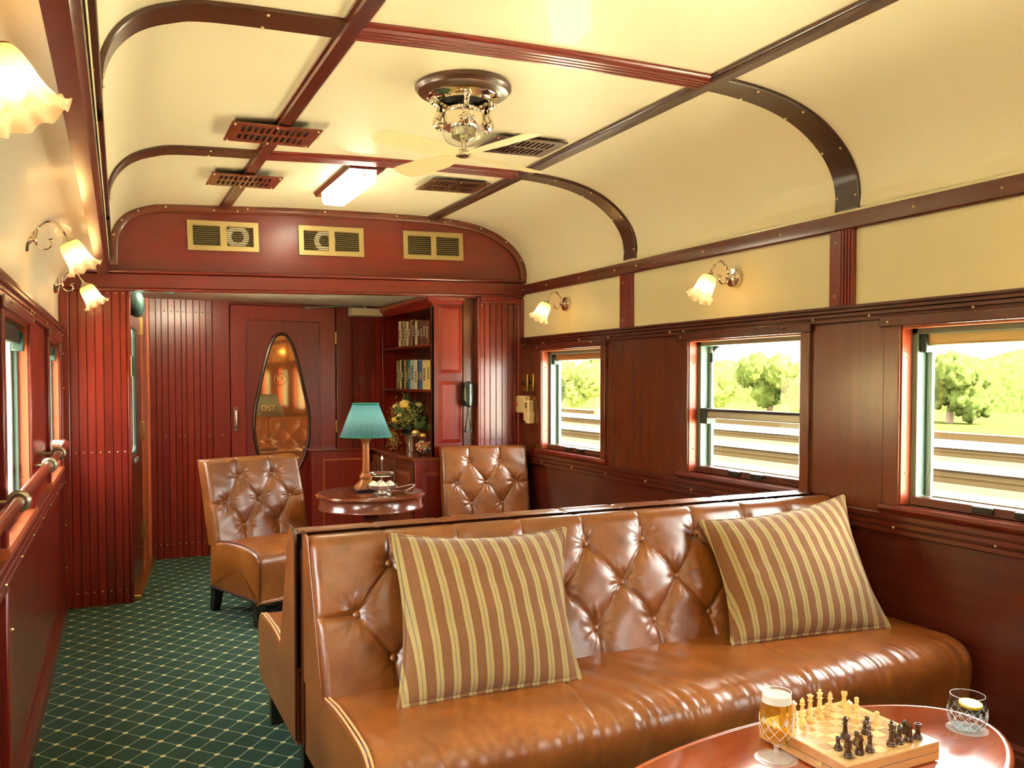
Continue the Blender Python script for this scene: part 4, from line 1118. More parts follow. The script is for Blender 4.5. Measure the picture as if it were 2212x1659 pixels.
# ---- ceiling fan
FX, FY = 1.245, 3.005; FZ = ceil_z(FX)
fan = root('ceiling_fan', 'chrome and glass ceiling fan on a round dark wooden rose', 'ceiling fan', (FX, FY, FZ)); fan.scale = (1, 1, .92)
MB().lathe([(0,.0),(.178,.0),(.182,-.006),(.182,-.02),(.176,-.026),(.170,-.034),(.150,-.037),(.138,-.046),(.120,-.048),(0,-.048)], 64).build('ceiling_rose', M['ebony_wood'], fan)
MB().lathe([(.085,-.044),(.132,-.046),(.136,-.052),(.130,-.058),(.118,-.061),(.112,-.068),(.090,-.070),(.085,-.06)], 56).build('mount_ring', M['chrome'], fan)
MB().lathe([(0,-.05),(.086,-.05),(.086,-.052),(0,-.052)], 32).build('ring_recess', M['dark_void'], fan)
MB().lathe([(0,-.07),(.045,-.072),(.058,-.082),(.062,-.098),(.062,-.108),(.074,-.112),(.078,-.122),(.078,-.175),(.0,-.178)], 40).build('motor_housing', M['chrome'], fan)
arm_m = MB().tube(cat_rom([(.106,0,-.062),(.108,0,-.078),(.094,0,-.092),(.090,0,-.115),(.098,0,-.14),(.100,0,-.16),(.088,0,-.172)], 4), [.014]*4+[.011]*8+[.016]*8+[.018]*5, 10)
arm_m.sphere((.112,0,-.07), .017, 10, 6).sphere((.102,0,-.155), .019, 10, 6, (.8,1,1.2)).sphere((.096,.022,-.16), .010, 8, 5).sphere((.096,-.022,-.16), .010, 8, 5).sphere((.086,0,-.182), .009, 8, 5)
arm_me = arm_m.mesh('scroll_bracket', M['chrome'])
for k in range(4): inst(arm_me, 'scroll_bracket', fan, rot=(0, 0, R(-105+90*k)))
MB().lathe([(.079,-.176),(.081,-.18),(.081,-.2),(.077,-.212),(.066,-.228),(.058,-.233),(.03,-.243),(0,-.246)], 40).build('glass_dome', M['jar_glass'], fan)
MB().lathe([(0,-.178),(.05,-.178),(.045,-.21),(.02,-.225),(0,-.226)], 24).build('inner_bowl', M['silver'], fan)
MB().lathe([(0,-.225),(.009,-.226),(.009,-.262),(.026,-.266),(.03,-.275),(.028,-.288),(.012,-.294),(0,-.295)], 24).build('hub', M['chrome'], fan)
bl = []
for i, d in enumerate(np.linspace(.03, .40, 16)):
    w_ = .014+.038*math.sin(min(1, (d-.03)/.16)*math.pi/2)*(1 if d < .355 else math.sqrt(max(0, 1-((d-.355)/.047)**2)))
    row = []
    for s_ in (-1, -.5, 0, .5, 1):
        row.append((d, s_*w_, -.28+s_*w_*.22-.008*(1-s_*s_)*0))
    bl.append(row)
bl = np.array(bl); b2_ = bl.copy(); b2_[..., 2] -= .004
bm_ = MB().surf(bl).surf(b2_, True)
for sl in (np.s_[:, 0], np.s_[:, -1], np.s_[0], np.s_[-1]): bm_.surf(np.stack([bl[sl], b2_[sl]], 1))
bm_ = bm_.mesh('blade', M['fan_blade'])
for k in range(4): inst(bm_, 'blade', fan, rot=(0, 0, R(18+90*k)))

# ---- ventilation grilles on the bulkhead
def grille(label, x0, x1, z0, z1, ring):
    r = root('vent_grille', label, 'air vent', ((x0+x1)/2, YB-.028, (z0+z1)/2), 0, 'brass grilles on the bulkhead'); r.rotation_euler = (0, R(-1.55), 0)
    w, h = (x1-x0)/2, (z1-z0)/2; m = MB()
    for a in ((-w, -w+.032, -h+.03, h-.03), (w-.032, w, -h+.03, h-.03), (-.02, .02, -h+.03, h-.03), (-w, w, -h, -h+.03), (-w, w, h-.03, h)): m.box(a[0], a[1], -.006, .002, a[2], a[3])
    m.build('frame', M['pale_brass'], r, smooth=0)
    m = MB(); n = 10
    for k in range(n):
        z = -h+.034+(2*h-.068)*k/(n-1)
        for a, b in ((-w+.03, -.018), (.018, w-.03)):
            m.add([(a,-.005,z-.004),(b,-.005,z-.004),(b,.002,z+.0045),(a,.002,z+.0045)], [(0,1,2,3)])
    m.build('louvre_slats', M['pale_brass'], r, smooth=0, kind='stuff')
    MB().box(-w+.02, w-.02, .004, .007, -h+.02, h-.02).build('backing', M['dark_void'], r, smooth=0)
    screws(r, [(sx*(w-.012), -.007, sz*(h-.012)) for sx in (-1, 0, 1) for sz in (-1, 1)], .004)
    if ring is not None:
        q = Matrix.Rotation(R(90), 4, 'X')
        MB().lathe([(.038,0),(.07,0),(.07,.002),(.038,.002)], 40, (ring, .003, 0), q).build('fan_ring', M['white_paint'], r, label='metal fan ring behind the slats, its bright reflection painted white')  # white paint stands for the ceiling lamp's reflection on the metal
grille('pale brass vent grille at the left of the bulkhead arch', .484, .910, 2.155, 2.339, .085)
grille('pale brass vent grille in the middle of the bulkhead arch', 1.163, 1.595, 2.167, 2.358, -.045)
grille('pale brass vent grille at the right of the bulkhead arch', 1.873, 2.316, 2.185, 2.377, None)

# ---- handrail along the left windows
hr = root('handrail', 'polished round wooden handrail on pale metal brackets along the left windows', 'handrail', LLOC, LROT)
MB().tube([(.066, y, 1.02) for y in np.linspace(-7.2, -.75, 20)], .0175, 14).build('rail', M['table_wood_dark'], hr)
MB().tube([(.066, -.75, 1.02), (.062, -.68, 1.02), (.045, -.62, 1.02), (.0, -.60, 1.02)], .0165, 12).build('rail_end', M['table_wood_dark'], hr)
for y in (-4.6, -2.98, -1.9, -1.32):
    MB().tube([(.066+.022*math.cos(a), y, 1.02+.022*math.sin(a)) for a in np.linspace(0, 2*math.pi, 21)[:-1]], .0085, 8, True).build('bracket_ring', M['handrail_bracket'], hr)
    MB().tube([(.045, y, 1.02), (.02, y, 1.02), (-.015, y, 1.02)], [.007, .006, .012], 8).build('bracket_arm', M['handrail_bracket'], hr)
    MB().box(-.004, .004, y-.018, y+.018, .985, 1.055).build('bracket_plate', M['handrail_bracket'], hr, bevel=.002)

# ================================================================== BOOKCASE CORNER
bc = root('bookcase', 'mahogany bookcase open to the left, its panelled end beside the planked pillar', 'bookcase', (2.1, 5.66, .803))
def B(m, name, mat='mahogany', bev=.003, kids=None): return m.build(name, M[mat], kids or bc, bevel=bev)
B(MB().box(0, .238, 0, .022, -.0, 1.13), 'end_panel')
def raised(parent, x0, x1, z0, z1, y, mat='mahogany', d=.012, axis='y'):
    b = .026
    v = [(x0,y,z0),(x1,y,z0),(x1,y,z1),(x0,y,z1),(x0+b,y-d,z0+b),(x1-b,y-d,z0+b),(x1-b,y-d,z1-b),(x0+b,y-d,z1-b)]
    f = [(4,5,6,7),(0,1,5,4),(1,2,6,5),(2,3,7,6),(3,0,4,7)]
    if axis == 'x': v = [(yy, xx, zz) for xx, yy, zz in v]
    return MB().add(v, f).build('raised_panel', M[mat], parent, smooth=0)
raised(bc, .05, .225, .592, 1.075, -.001); raised(bc, .05, .225, .095, .535, -.001)
B(MB().box(0, .02, .0, .03, 0, 1.13), 'front_stile'); B(MB().box(0, .02, 1.175, 1.21, 0, 1.13), 'front_stile'); B(MB().box(0, .62, 1.18, 1.20, 0, 1.13), 'side_panel')
B(MB().box(.30, .32, .02, 1.2, 0, 1.13), 'back_panel', 'mahogany_dark', 0)
for y in (.3, .6, .9): B(MB().box(.296, .301, y, y+.006, 0, 1.1), 'back_batten', 'jamb_wood', 0)
for z in (.455, .785): B(MB().box(0.004, .30, .02, 1.18, z, z+.02), 'shelf')
B(MB().box(0, .3, .0, 1.2, 1.10, 1.13), 'top_board')
m = MB().prism([(.01, 1.06), (-.0, 1.065), (-.012, 1.09), (-.03, 1.105), (-.034, 1.12), (-.034, 1.14), (.01, 1.14)], 'y', -.03, 1.2); B(m, 'cornice', bev=0)
m = MB().prism([(.0, 1.085), (-.01, 1.10), (-.028, 1.11), (-.032, 1.14), (.0, 1.14)], 'x', -.03, .24); m.v = [(v[0], v[1], v[2]) for v in m.v]; B(m, 'cornice', bev=0)

cb = root('base_cabinet', 'low mahogany cabinet with raised doors under the bookcase', 'cabinet', (1.965, 5.63, 0))
MB().box(0.01, .36, .01, 1.20, 0, .775).build('body', M['mahogany_dark'], cb, bevel=.003)
MB().box(-.004, .372, -.004, .01, .0, .778).build('end_panel', M['mahogany'], cb, bevel=.003); raised(cb, .05, .33, .12, .70, -.005, 'mahogany')
for k, (a, b) in enumerate(((.04, .44), (.46, .86), (.88, 1.2))):
    dr = MB().box(-.006, .01, a, b, .04, .75).build('door', M['mahogany_dark'], cb, bevel=.003)
    raised(dr, a+.05, b-.05, .10, .69, -.0065, 'mahogany_dark', .01, 'x')
    for z in (.70, .15): MB().box(-.012, -.004, a-.014, a+.002, z-.035, z+.035).build('hinge', M['brass'], dr)
ct = MB().prism([(-.02, .782), (-.014, .776), (.62, .776), (.62, .802), (-.014, .802), (-.02, .796)], 'y', -.012, 1.215).build('countertop', M['table_wood_dark'], None, (1.965, 5.63, 0), smooth=30)
tag(ct, 'polished mahogany countertop carrying the flowers and the jar', 'countertop')
lc = root('panelled_cupboard', 'low panelled mahogany cupboard in front of the door, left of the lamp', 'cupboard', (1.475, 6.68, 0))
MB().box(0, .475, 0, .17, 0, .785).build('body', M['mahogany'], lc, bevel=.003); MB().box(-.006, .478, -.012, .172, .785, .80).build('top', M['table_wood_dark'], lc, bevel=.004)
m = MB()
def fr2(x0, x1, z0, z1, t=.012, y=-.008, d=.01):
    m.box(x0, x1, y, y+d, z1-t, z1); m.box(x0, x1, y, y+d, z0, z0+t); m.box(x0, x0+t, y, y+d, z0+t, z1-t); m.box(x1-t, x1, y, y+d, z0+t, z1-t)
fr2(.09, .44, .08, .72); m.build('panel_moulding', M['jamb_wood'], lc, bevel=.002)

# books: (thickness, height, colour)
rb = random.Random(9)
BK1 = [('white', .03,.205), ('red', .018,.20), ('pale green', .028,.20), ('olive', .014,.185), ('cream', .028,.19), ('violet', .026,.195), ('orange', .018,.20), ('charcoal', .03,.19), ('ivory', .026,.185), ('maroon', .03,.185), ('brown', .03,.18), ('umber', .03,.175), ('rust', .03,.17)]
BK2 = [('khaki', .022,.225), ('olive', .024,.225), ('white', .016,.23), ('charcoal', .032,.228), ('gold', .02,.225), ('dark green', .022,.222), ('teal', .03,.222), ('pale blue', .05,.225), ('ivory', .03,.222), ('navy', .02,.218), ('blue', .036,.218), ('cream', .045,.216), ('pale yellow', .038,.214), ('maroon', .03,.21)]
RGB = dict(white=(226,220,190), red=(150,60,40), olive=(120,112,62), cream=(224,206,140), violet=(110,80,96), orange=(196,120,50), charcoal=(40,38,34), ivory=(220,214,186), maroon=(88,34,26), brown=(96,56,34), umber=(84,50,34), rust=(110,54,34), khaki=(150,142,90), gold=(186,160,84), teal=(52,112,116), navy=(34,48,72), blue=(58,96,150))
RGB.update({'pale green': (170,178,120), 'dark green': (42,66,50), 'pale blue': (176,196,206), 'pale yellow': (226,210,140)})
plain('paper', (224, 214, 180), .8); plain('print_dark', (40, 34, 28), .6); plain('print_light', (226, 214, 166), .6)
for k in RGB: plain('book_'+k, RGB[k], .5)
def shelf_row(rows, z, yend, which):
    y = yend
    for i, (c, t_, h_) in enumerate(rows):
        t_ *= 2.0
        y0 = y-t_; dpt = .15
        if y0 < 5.70: break
        nb = ['first','second','third','fourth','fifth','sixth','seventh','eighth','ninth','tenth','eleventh','twelfth','thirteenth','fourteenth'][i]
        r = root('book', '%s book on the %s shelf, %s from the far end' % (c, which, nb), 'book', (2.135, (y+y0)/2, z), 0, 'books on the %s shelf' % which)
        MB().prism([(0, t_/2-.001), (-.004, t_/2-.004), (-.004, -t_/2+.004), (0, -t_/2+.001), (dpt, -t_/2+.001), (dpt, -t_/2+.003), (.003, -t_/2+.003), (.003, t_/2-.003), (dpt, t_/2-.003), (dpt, t_/2-.001)], 'z', .0, h_).build('cover', M['book_'+c], r, smooth=0)
        MB().box(.004, dpt-.004, -t_/2+.003, t_/2-.003, .003, h_-.004).build('pages', M['paper'], r, smooth=0)
        pm = M['print_light'] if sum(RGB[c]) < 330 else M['print_dark']
        if t_ > .015:
            q0, q1 = sorted((rb.uniform(.25, .4), rb.uniform(.6, .85)))
            m = MB(); nl = rb.randint(4, 8)
            for j in range(nl):
                za = h_*(q0+(q1-q0)*j/nl); m.box(-.0052, -.0035, -t_*.22, t_*.22, za, za+h_*(q1-q0)/nl*.55)
            m.build('spine_lettering', pm, r, smooth=0, kind='stuff')
        y = y0-.0012
shelf_row(BK1, 1.6055, 6.50, 'upper'); shelf_row(BK2, 1.2755, 6.56, 'lower')

# ---- flowers in a silver bucket
VX, VY, VZ = 2.115, 6.13, .8025
vs = MB().lathe([(0,0),(.042,0),(.045,.004),(.056,.12),(.058,.125),(.054,.125),(.042,.01),(0,.01)], 36).build('flower_bucket', M['silver'], None, (VX, VY, VZ))
tag(vs, 'shiny silver bucket holding the yellow flowers', 'vase')
fb = root('flower_bouquet', 'bouquet of yellow roses and fine green filler in the silver bucket', 'flowers', (VX, VY, VZ+.1))
def rose(p, r_, mat):
    m = MB()
    for k, (s_, dz) in enumerate(((1, 0), (.8, .1), (.58, .18), (.35, .24))):
        m.lathe([(0,-.5*r_),(r_*.55*s_,-.45*r_),(r_*s_,-.05*r_+dz*r_),(r_*s_*.96,.35*r_+dz*r_),(r_*s_*.8,.5*r_+dz*r_)], 15, p, ruffle=lambda j, a, k=k: (1+.07*math.cos(3*a+k*1.1), .03*r_*math.cos(3*a+k)))
    m.build('rose', M[mat], fb)
for p, r_, mt in (((-.06,-.05,.245), .038, 'rose_yellow'), ((.02,-.06,.25), .03, 'rose_pale'), ((-.045,.1,.17), .033, 'rose_pale'), ((-.05,.2,.13), .035, 'rose_yellow'), ((-.06,-.01,.262), .032, 'rose_pale'), ((-.06,.19,.235), .026, 'rose_pale'), ((-.07,-.28,.06), .022, 'rose_pale')):
    rose(p, r_*1.3, mt)
rf = random.Random(21)
lm = MB().add([(0,0,0),(.018,.0,.02),(.02,.0,.05),(0,.006,.08),(-.02,0,.05),(-.018,0,.02),(0,-.008,.04)], [(0,1,6),(1,2,6),(2,3,6),(3,4,6),(4,5,6),(5,0,6)])
lme = [lm.mesh('leaf', M['leaf']), lm.mesh('leaf', M['leaf_dark'])]
for k in range(110):
    a, b = rf.uniform(0, 6.28), rf.uniform(-.3, 1.45); d = rf.uniform(.05, .2)
    p = (d*.62*math.cos(a)*math.cos(b), d*1.25*math.sin(a)*math.cos(b), .08+d*.95*math.sin(b))
    s_ = rf.uniform(.7, 1.3); inst(lme[k % 2], 'leaf', fb, p, (rf.uniform(-1.4, 1.4), rf.uniform(-1.4, 1.4), rf.uniform(0, 6.28)), (s_, s_, s_))
m = MB(); g = MB()
def spray(base, tip, n, sp):
    g.tube([base, tuple((Vector(base)+Vector(tip))/2+Vector((0,0,.02))), tip], .0016, 5)
    for i in range(n):
        q = Vector(tip)+Vector((rf.gauss(0, sp), rf.gauss(0, sp), rf.gauss(0, sp))); m.sphere(q, rf.uniform(.003, .0055), 5, 3)
for t_ in ((.0,-.05,.16),(-.05,.05,.2),(-.06,.15,.22),(-.05,.25,.18),(-.07,.0,.12),(-.06,-.12,.22),(-.07,-.05,.17),(-.06,-.16,.14),(-.05,-.22,.2),(-.07,.28,.02),(-.08,.22,-.02),(-.1,.12,-.03),(-.04,.1,.28),(-.05,.3,.1)): spray((0,0,.03), t_, 55, .026)
m.build('filler_blossom', M['filler_flower'], fb, kind='stuff'); g.build('stems', M['leaf_dark'], fb, kind='stuff')
g = MB()
for k in range(9):
    a = rf.uniform(-1.2, 1.2); pts = [(0, 0, .1), (-.02, .06*a, .25), (-.03, .14*a, .33), (-.03, .2*a, .34)]; g.tube(cat_rom(pts, 4), [.0025]*10+[.001]*3, 5)
g.build('grass_blades', M['leaf_dark'], fb)
# ---- sweet jar
JX, JY = 2.095, 5.80
jar = root('sweet_jar', 'round glass jar of coloured sweets with brass lid on the countertop', 'jar', (JX, JY, .8025))
MB().lathe([(0,.002),(.04,.002),(.062,.02),(.072,.05),(.073,.075),(.062,.11),(.042,.13),(.038,.14)], 40).build('glass', M['jar_glass'], jar)
MB().lathe([(.036,.14),(.041,.138),(.041,.158),(.036,.162),(0,.162)], 32).build('lid', M['brass'], jar)
cols = [plain('sweet_%d' % i, c, .3).m for i, c in enumerate(((226,220,200),(214,206,190),(196,60,40),(216,150,60),(50,110,180),(230,214,150)))]
for ci, mt in enumerate(cols):
    m = MB()
    for k in range(26):
        while True:
            p = Vector((rf.uniform(-1, 1), rf.uniform(-1, 1), rf.uniform(-1, .62)))
            if p.length < .9: break
        m.sphere((p.x*.066, p.y*.066, .064+p.z*.055), .010, 7, 5, (1, rf.uniform(.6, 1), rf.uniform(.6, 1)))
    o = m.build('sweets', mt, None, (JX, JY, .8025)); tag(o, ['white','ivory','red','orange','blue','cream'][ci]+' sweets mixed inside the round glass jar', 'sweets', 'sweets in the glass jar', 'stuff')

# ---- telephone
ph = root('wall_telephone', 'dark green wall telephone handset with coiled cord beside the bookcase', 'telephone', (2.352, 5.62, 1.245))
m = MB(); 
for s_ in np.linspace(-1, 1, 15):
    pass
prof = [(math.sqrt(max(0, 1-abs(s_)**3.2))*.036*(1-.0*abs(s_)), s_*.095) for s_ in np.linspace(-1, 1, 19)]
m.surf(np.array([[(w_*math.cos(a), -.028-.022*math.sin(a)*(w_/.036)-.012*abs(z/.095)**2, z) for a in np.linspace(0, math.pi, 9)] for w_, z in prof]))
m.surf(np.array([[(w_*c_, -.022, z) for c_ in (-1, 1)] for w_, z in prof])); m.build('handset', M['phone_green'], ph, smooth=60)
MB().box(-.03, .03, -.024, .05, -.085, .085).build('cradle', M['phone_green'], ph, bevel=.008)
pts = []
for t_ in np.linspace(0, 1, 220):
    base = Vector((-.004-.022*math.sin(t_*math.pi)*(1 if t_ < .5 else -1), -.03, -.095-.175*math.sin(t_*math.pi)))
    pts.append(base+Vector((.005*math.cos(t_*260), .005*math.sin(t_*260), 0)))
MB().tube(pts, .0022, 5).build('cord', M['phone_green'], ph)

# ---- switches and boxes on the right wall
def wall_box(name, label, cat, y, z, w, h, d, mat, bev=.004):
    r = root(name, label, cat, (2.79, y, z)); MB().box(-d, .0, -w/2, w/2, -h/2, h/2).build('body', M[mat], r, bevel=bev); return r
r = wall_box('switch_plate', 'brass switch plate with two black levers beside the pillar', 'light switch', 5.555, 1.325, .10, .125, .012, 'brass')
for k in (-.012, .012): MB().box(-.018, -.011, k-.008, k+.008, -.018, .018).build('lever', M['black'], r, bevel=.002)
r = wall_box('dimmer_plate', 'brass plate with three black buttons next to the window', 'light switch', 5.445, 1.33, .085, .125, .016, 'brass')
for z, s_ in ((.035, .008), (0, .014), (-.035, .008)): MB().box(-.022, -.015, -s_*1.2, s_*1.2, z-s_*.7, z+s_*.7).build('button', M['black'], r, bevel=.002)
r = wall_box('control_box', 'cream plastic control box with black knob and red light', 'control box', 5.565, 1.17, .19, .125, .055, 'cream_plastic', .01)
MB().tube([(-.055, .06, .0), (-.07, .06, 0)], .011, 12).build('knob', M['black'], r); MB().box(-.058, -.054, .015, .03, -.015, .006).build('indicator', M['red_led'], r, bevel=.002)
r = wall_box('remote_holder', 'cream remote control in its holder below the brass plates', 'remote control', 5.455, 1.125, .08, .15, .05, 'cream_plastic', .008)
MB().box(-.0505, -.048, -.022, .018, .02, .06).build('screen', M['grey_screen'], r); MB().box(-.056, -.0, -.05, .0, -.09, -.005).build('holder', M['cream_plastic'], r, bevel=.006)
# ================================================================== NEAR TABLE, CHESS, DRINKS
TH = R(8); TC = (1.412, 1.40); TTZ = .455
nt = root('oval_table', 'oval polished wooden table in the foreground holding the chess board', 'table', (TC[0], TC[1], 0), TH)
def oval(k, z, n=96, a=.68, b=.297): return [(math.cos(t)*(a+k), math.sin(t)*(b+k), z) for t in np.linspace(0, 2*math.pi, n+1)[:-1]]
prof = [(-.6, 0), (-.022, 0), (-.02, -.0015), (-.017, -.0015), (-.014, 0), (-.006, -.002), (0, -.010), (-.001, -.02), (-.008, -.026), (-.02, -.028), (-.1, -.028)]
rows = []
for k, z in prof: rows.append(oval(max(k, -.28), TTZ+z))
m = MB().surf(np.array(rows).transpose(1, 0, 2), closed_u=True)
o = len(m.v); m.f.append(tuple(range(0, 96*len(prof), len(prof)))); m.f.append(tuple(i*len(prof)+len(prof)-1 for i in range(96)))
m.build('top', M['table_wood'], nt, smooth=50)
rows = [oval(k, z) for k, z in ((-.05, TTZ-.028), (-.05, TTZ-.075), (-.065, TTZ-.078), (-.065, TTZ-.028))]
MB().surf(np.array(rows).transpose(1, 0, 2), closed_u=True).build('apron', M['table_wood_dark'], nt, smooth=50)
for sx in (-1, 1):
    for sy in (-1, 1):
        MB().lathe([(.0,0),(.02,0),(.024,.03),(.016,.06),(.018,.2),(.026,.28),(.02,.3),(.028,.33),(.028,TTZ-.05),(0,TTZ-.05)], 16, (sx*.42, sy*.14, 0)).build('leg', M['table_wood_dark'], nt)

BX0, BX1, BY0, BY1 = 1.464, 1.758, 1.336, 1.617; BZ = TTZ+.0475
cbd = root('chess_board', 'folding wooden chess board box standing open on the oval table', 'chess board', ((BX0+BX1)/2, (BY0+BY1)/2, TTZ))
hx, hy, hz = (BX1-BX0)/2, (BY1-BY0)/2, .0475
case_ = MB().box(-hx, hx, -hy, hy, .003, hz-.002).build('case', M['board_wood'], cbd, bevel=.002)
MB().box(-hx-.0006, hx+.0006, -hy-.0006, hy+.0006, .0235, .0245).build('lid_gap', M['black_leg'], cbd, smooth=0)
q = .0162
for a in ((-hx, hx, -hy, -hy+q), (-hx, hx, hy-q, hy), (-hx, -hx+q, -hy+q, hy-q), (hx-q, hx, -hy+q, hy-q)): MB().box(a[0], a[1], a[2], a[3], hz-.003, hz).build('rim', M['board_rim'], cbd, smooth=0)
sx, sy = (2*hx-2*q)/8, (2*hy-2*q)/8
sq = [MB().box(-sx/2+.0002, sx/2-.0002, -sy/2+.0002, sy/2-.0002, -.003, 0).mesh('square', M[n], 0) for n in ('square_dark', 'square_light')]
for i in range(8):
    for j in range(8): inst(sq[(i+j) % 2], 'square', cbd, (-hx+q+sx*(i+.5), -hy+q+sy*(j+.5), hz-.0004))
MB().box(-hx-.002, -hx, .035, .06, .018, .036).build('clasp_plate', M['brass'], case_, bevel=.001)
MB().tube([(-hx-.003, .055, .036), (-hx-.005, .05, .028), (-hx-.004, .038, .016)], .0022, 6).build('clasp_hook', M['brass'], case_)
MB().box(-hx-.0015, -hx, -.066, -.052, .014, .024).build('maker_plate', M['brass'], case_)
for s_ in (-1, 1): MB().box(hx, hx+.0015, s_*.08-.012, s_*.08+.012, .014, .034).build('hinge', M['alu'], case_)
for a in (-1, 1):
    for b in (-1, 1): MB().lathe([(0,0),(.006,0),(.006,.003),(0,.003)], 10, (a*(hx-.02), b*(hy-.02), 0)).build('foot', M['rubber'], case_)

def base(r, s=1): return [(0,0),(r,0),(r*1.02,.002),(r,.0045),(r*.84,.006),(r*.9,.0075),(r*.82,.010),(r*.6,.0115)]
PR = {
 'pawn': base(.0095)+[(.0045,.016),(.004,.019),(.0065,.0205),(.0042,.022),(.0058,.025),(.006,.028),(.004,.031),(0,.032)],
 'rook': base(.0105)+[(.0055,.02),(.0052,.025),(.0078,.028),(.0082,.036),(.0058,.036),(.0055,.033),(0,.033)],
 'bishop': base(.0105)+[(.0048,.02),(.0042,.027),(.0075,.0285),(.0045,.0305),(.0062,.035),(.0055,.039),(.0025,.043),(.003,.0445),(0,.0465)],
 'queen': base(.011)+[(.0055,.022),(.0045,.032),(.0078,.034),(.005,.036),(.0052,.040),(.0082,.047),(.006,.047),(.003,.0485),(.003,.051),(0,.052)],
 'king': base(.0112)+[(.0055,.023),(.0048,.034),(.008,.036),(.005,.038),(.0055,.042),(.0078,.049),(.005,.0505),(.0025,.052),(.004,.054),(.0045,.057),(0,.059)],
}
def piece_mesh(kind, mat):
    if kind != 'knight': return MB().lathe(PR[kind], 20).mesh('body', M[mat], 50)
    m = MB().lathe(base(.0105)+[(.007,.0125),(0,.0135)], 20)
    side = [(-.0085,.012),(.0085,.012),(.0078,.020),(.0055,.026),(.006,.032),(.0095,.0335),(.010,.037),(.004,.0405),(.001,.044),(-.001,.0405),(-.006,.036),(-.0085,.028),(-.0092,.02)]
    m.prism([(y, z) for y, z in side], 'x', -.005, .005)
    return m.mesh('body', M[mat], 30)
MESH = {}
def piece(kind, colr, x, y, label, rz=0):
    mat = 'maple' if colr == 'white' else 'walnut'
    if (kind, mat) not in MESH: MESH[kind, mat] = piece_mesh(kind, mat)
    o = inst(MESH[kind, mat], 'chess_'+kind, None, (x, y, BZ), (0, 0, rz)); o.data.name = 'chess_'+kind
    tag(o, label, 'chess piece', 'pale chess pieces' if colr == 'white' else 'dark chess pieces')
X = lambda i: BX0+q+sx*(i+.5)
Y = lambda j: BY0+q+sy*(j+.5)
for kind, x, y, lab in (
    ('rook', 1.516, 1.590, 'pale rook behind the beer glass in the far rank'),
    ('knight', 1.548, 1.590, 'pale knight in the far rank half hidden by the beer glass'), ('pawn', 1.512, 1.551, 'pale pawn nearest the beer glass'), ('bishop', 1.580, 1.590, 'pale bishop in the far rank left of the pale queen'),
    ('pawn', 1.543, 1.553, 'pale pawn in front of the left pale bishop'), ('queen', 1.607, 1.590, 'pale queen in the far rank'), ('pawn', 1.574, 1.556, 'pale pawn in front of the pale queen'),
    ('king', 1.638, 1.589, 'pale king, tallest piece of the far rank'), ('pawn', 1.605, 1.553, 'pale pawn in front of the pale king'), ('pawn', 1.637, 1.563, 'pale pawn close behind the king pawn'),
    ('bishop', 1.675, 1.590, 'pale bishop in the far rank right of the pale king'), ('rook', 1.727, 1.592, 'pale rook at the far corner of the board'), ('pawn', 1.736, 1.560, 'pale pawn by the far right rim, next to the rook'),
    ('knight', 1.676, 1.533, 'pale knight standing alone in mid-board'), ('pawn', 1.670, 1.500, 'pale pawn in mid-board in front of the pale knight'), ('pawn', 1.707, 1.471, 'pale pawn near the right rim of the board')):
    piece(kind, 'white', x, y, lab, R(200) if kind == 'knight' else 0)
for kind, x, y, lab in (
    ('rook', X(0)+.002, Y(0), 'dark rook at the near corner of the board'), ('knight', X(1)+.004, Y(0), 'dark knight beside the near-corner rook'), ('bishop', X(2)+.004, Y(0), 'dark bishop right of the left dark knight'),
    ('king', X(4)+.008, Y(0), 'dark king in the near rank'), ('bishop', X(5)+.002, Y(0), 'dark bishop right of the dark king'), ('knight', X(6), Y(0), 'dark knight second from the right end'), ('rook', X(7)-.002, Y(0), 'dark rook at the right end of the near rank'),
    ('pawn', 1.507, 1.405, 'dark pawn nearest the left rim of the board'), ('pawn', 1.538, 1.405, 'dark pawn behind the near-corner rook'), ('pawn', 1.568, 1.407, 'dark pawn behind the left dark knight'),
    ('queen', 1.572, 1.445, 'dark queen standing forward in mid-board'), ('pawn', 1.634, 1.441, 'dark pawn in mid-board, the nearer of two in line'), ('pawn', 1.661, 1.460, 'dark pawn in mid-board, the farther of two in line'),
    ('pawn', 1.682, 1.400, 'dark pawn behind the right dark bishop'), ('pawn', 1.722, 1.404, 'dark pawn behind the right dark knight')):
    piece(kind, 'black', x, y, lab, R(160) if kind == 'knight' else 0)

def coaster(x, y, label):
    m = MB().lathe([(0,.0008),(.046,.0008),(.049,.0012),(.050,.002),(.047,.0018),(0,.0014)], 96, ruffle=lambda j, a: (1+(.018 if 1 < j < 5 else 0)*math.cos(28*a), 0))
    o = m.build('glass_coaster', M['crystal_haze'], None, (x, y, TTZ)); tag(o, label, 'coaster', 'scalloped coasters')
def cut_lines(rad, z0, z1, n, m, off=.0004, r_=.0009, tw=.55):
    # criss-cross diamond cuts that follow a profile radius function
    for s_ in (-1, 1):
        for k in range(n):
            pts = []
            for t_ in np.linspace(0, 1, 9):
                z = z0+(z1-z0)*t_; a = 2*math.pi*k/n+s_*tw*t_
                pts.append(((rad(z)+off)*math.cos(a), (rad(z)+off)*math.sin(a), z))
            m.tube(pts, r_, 5)
def interp(P):
    P = sorted(P, key=lambda p: p[1])
    return lambda z: float(np.interp(z, [p[1] for p in P], [p[0] for p in P]))
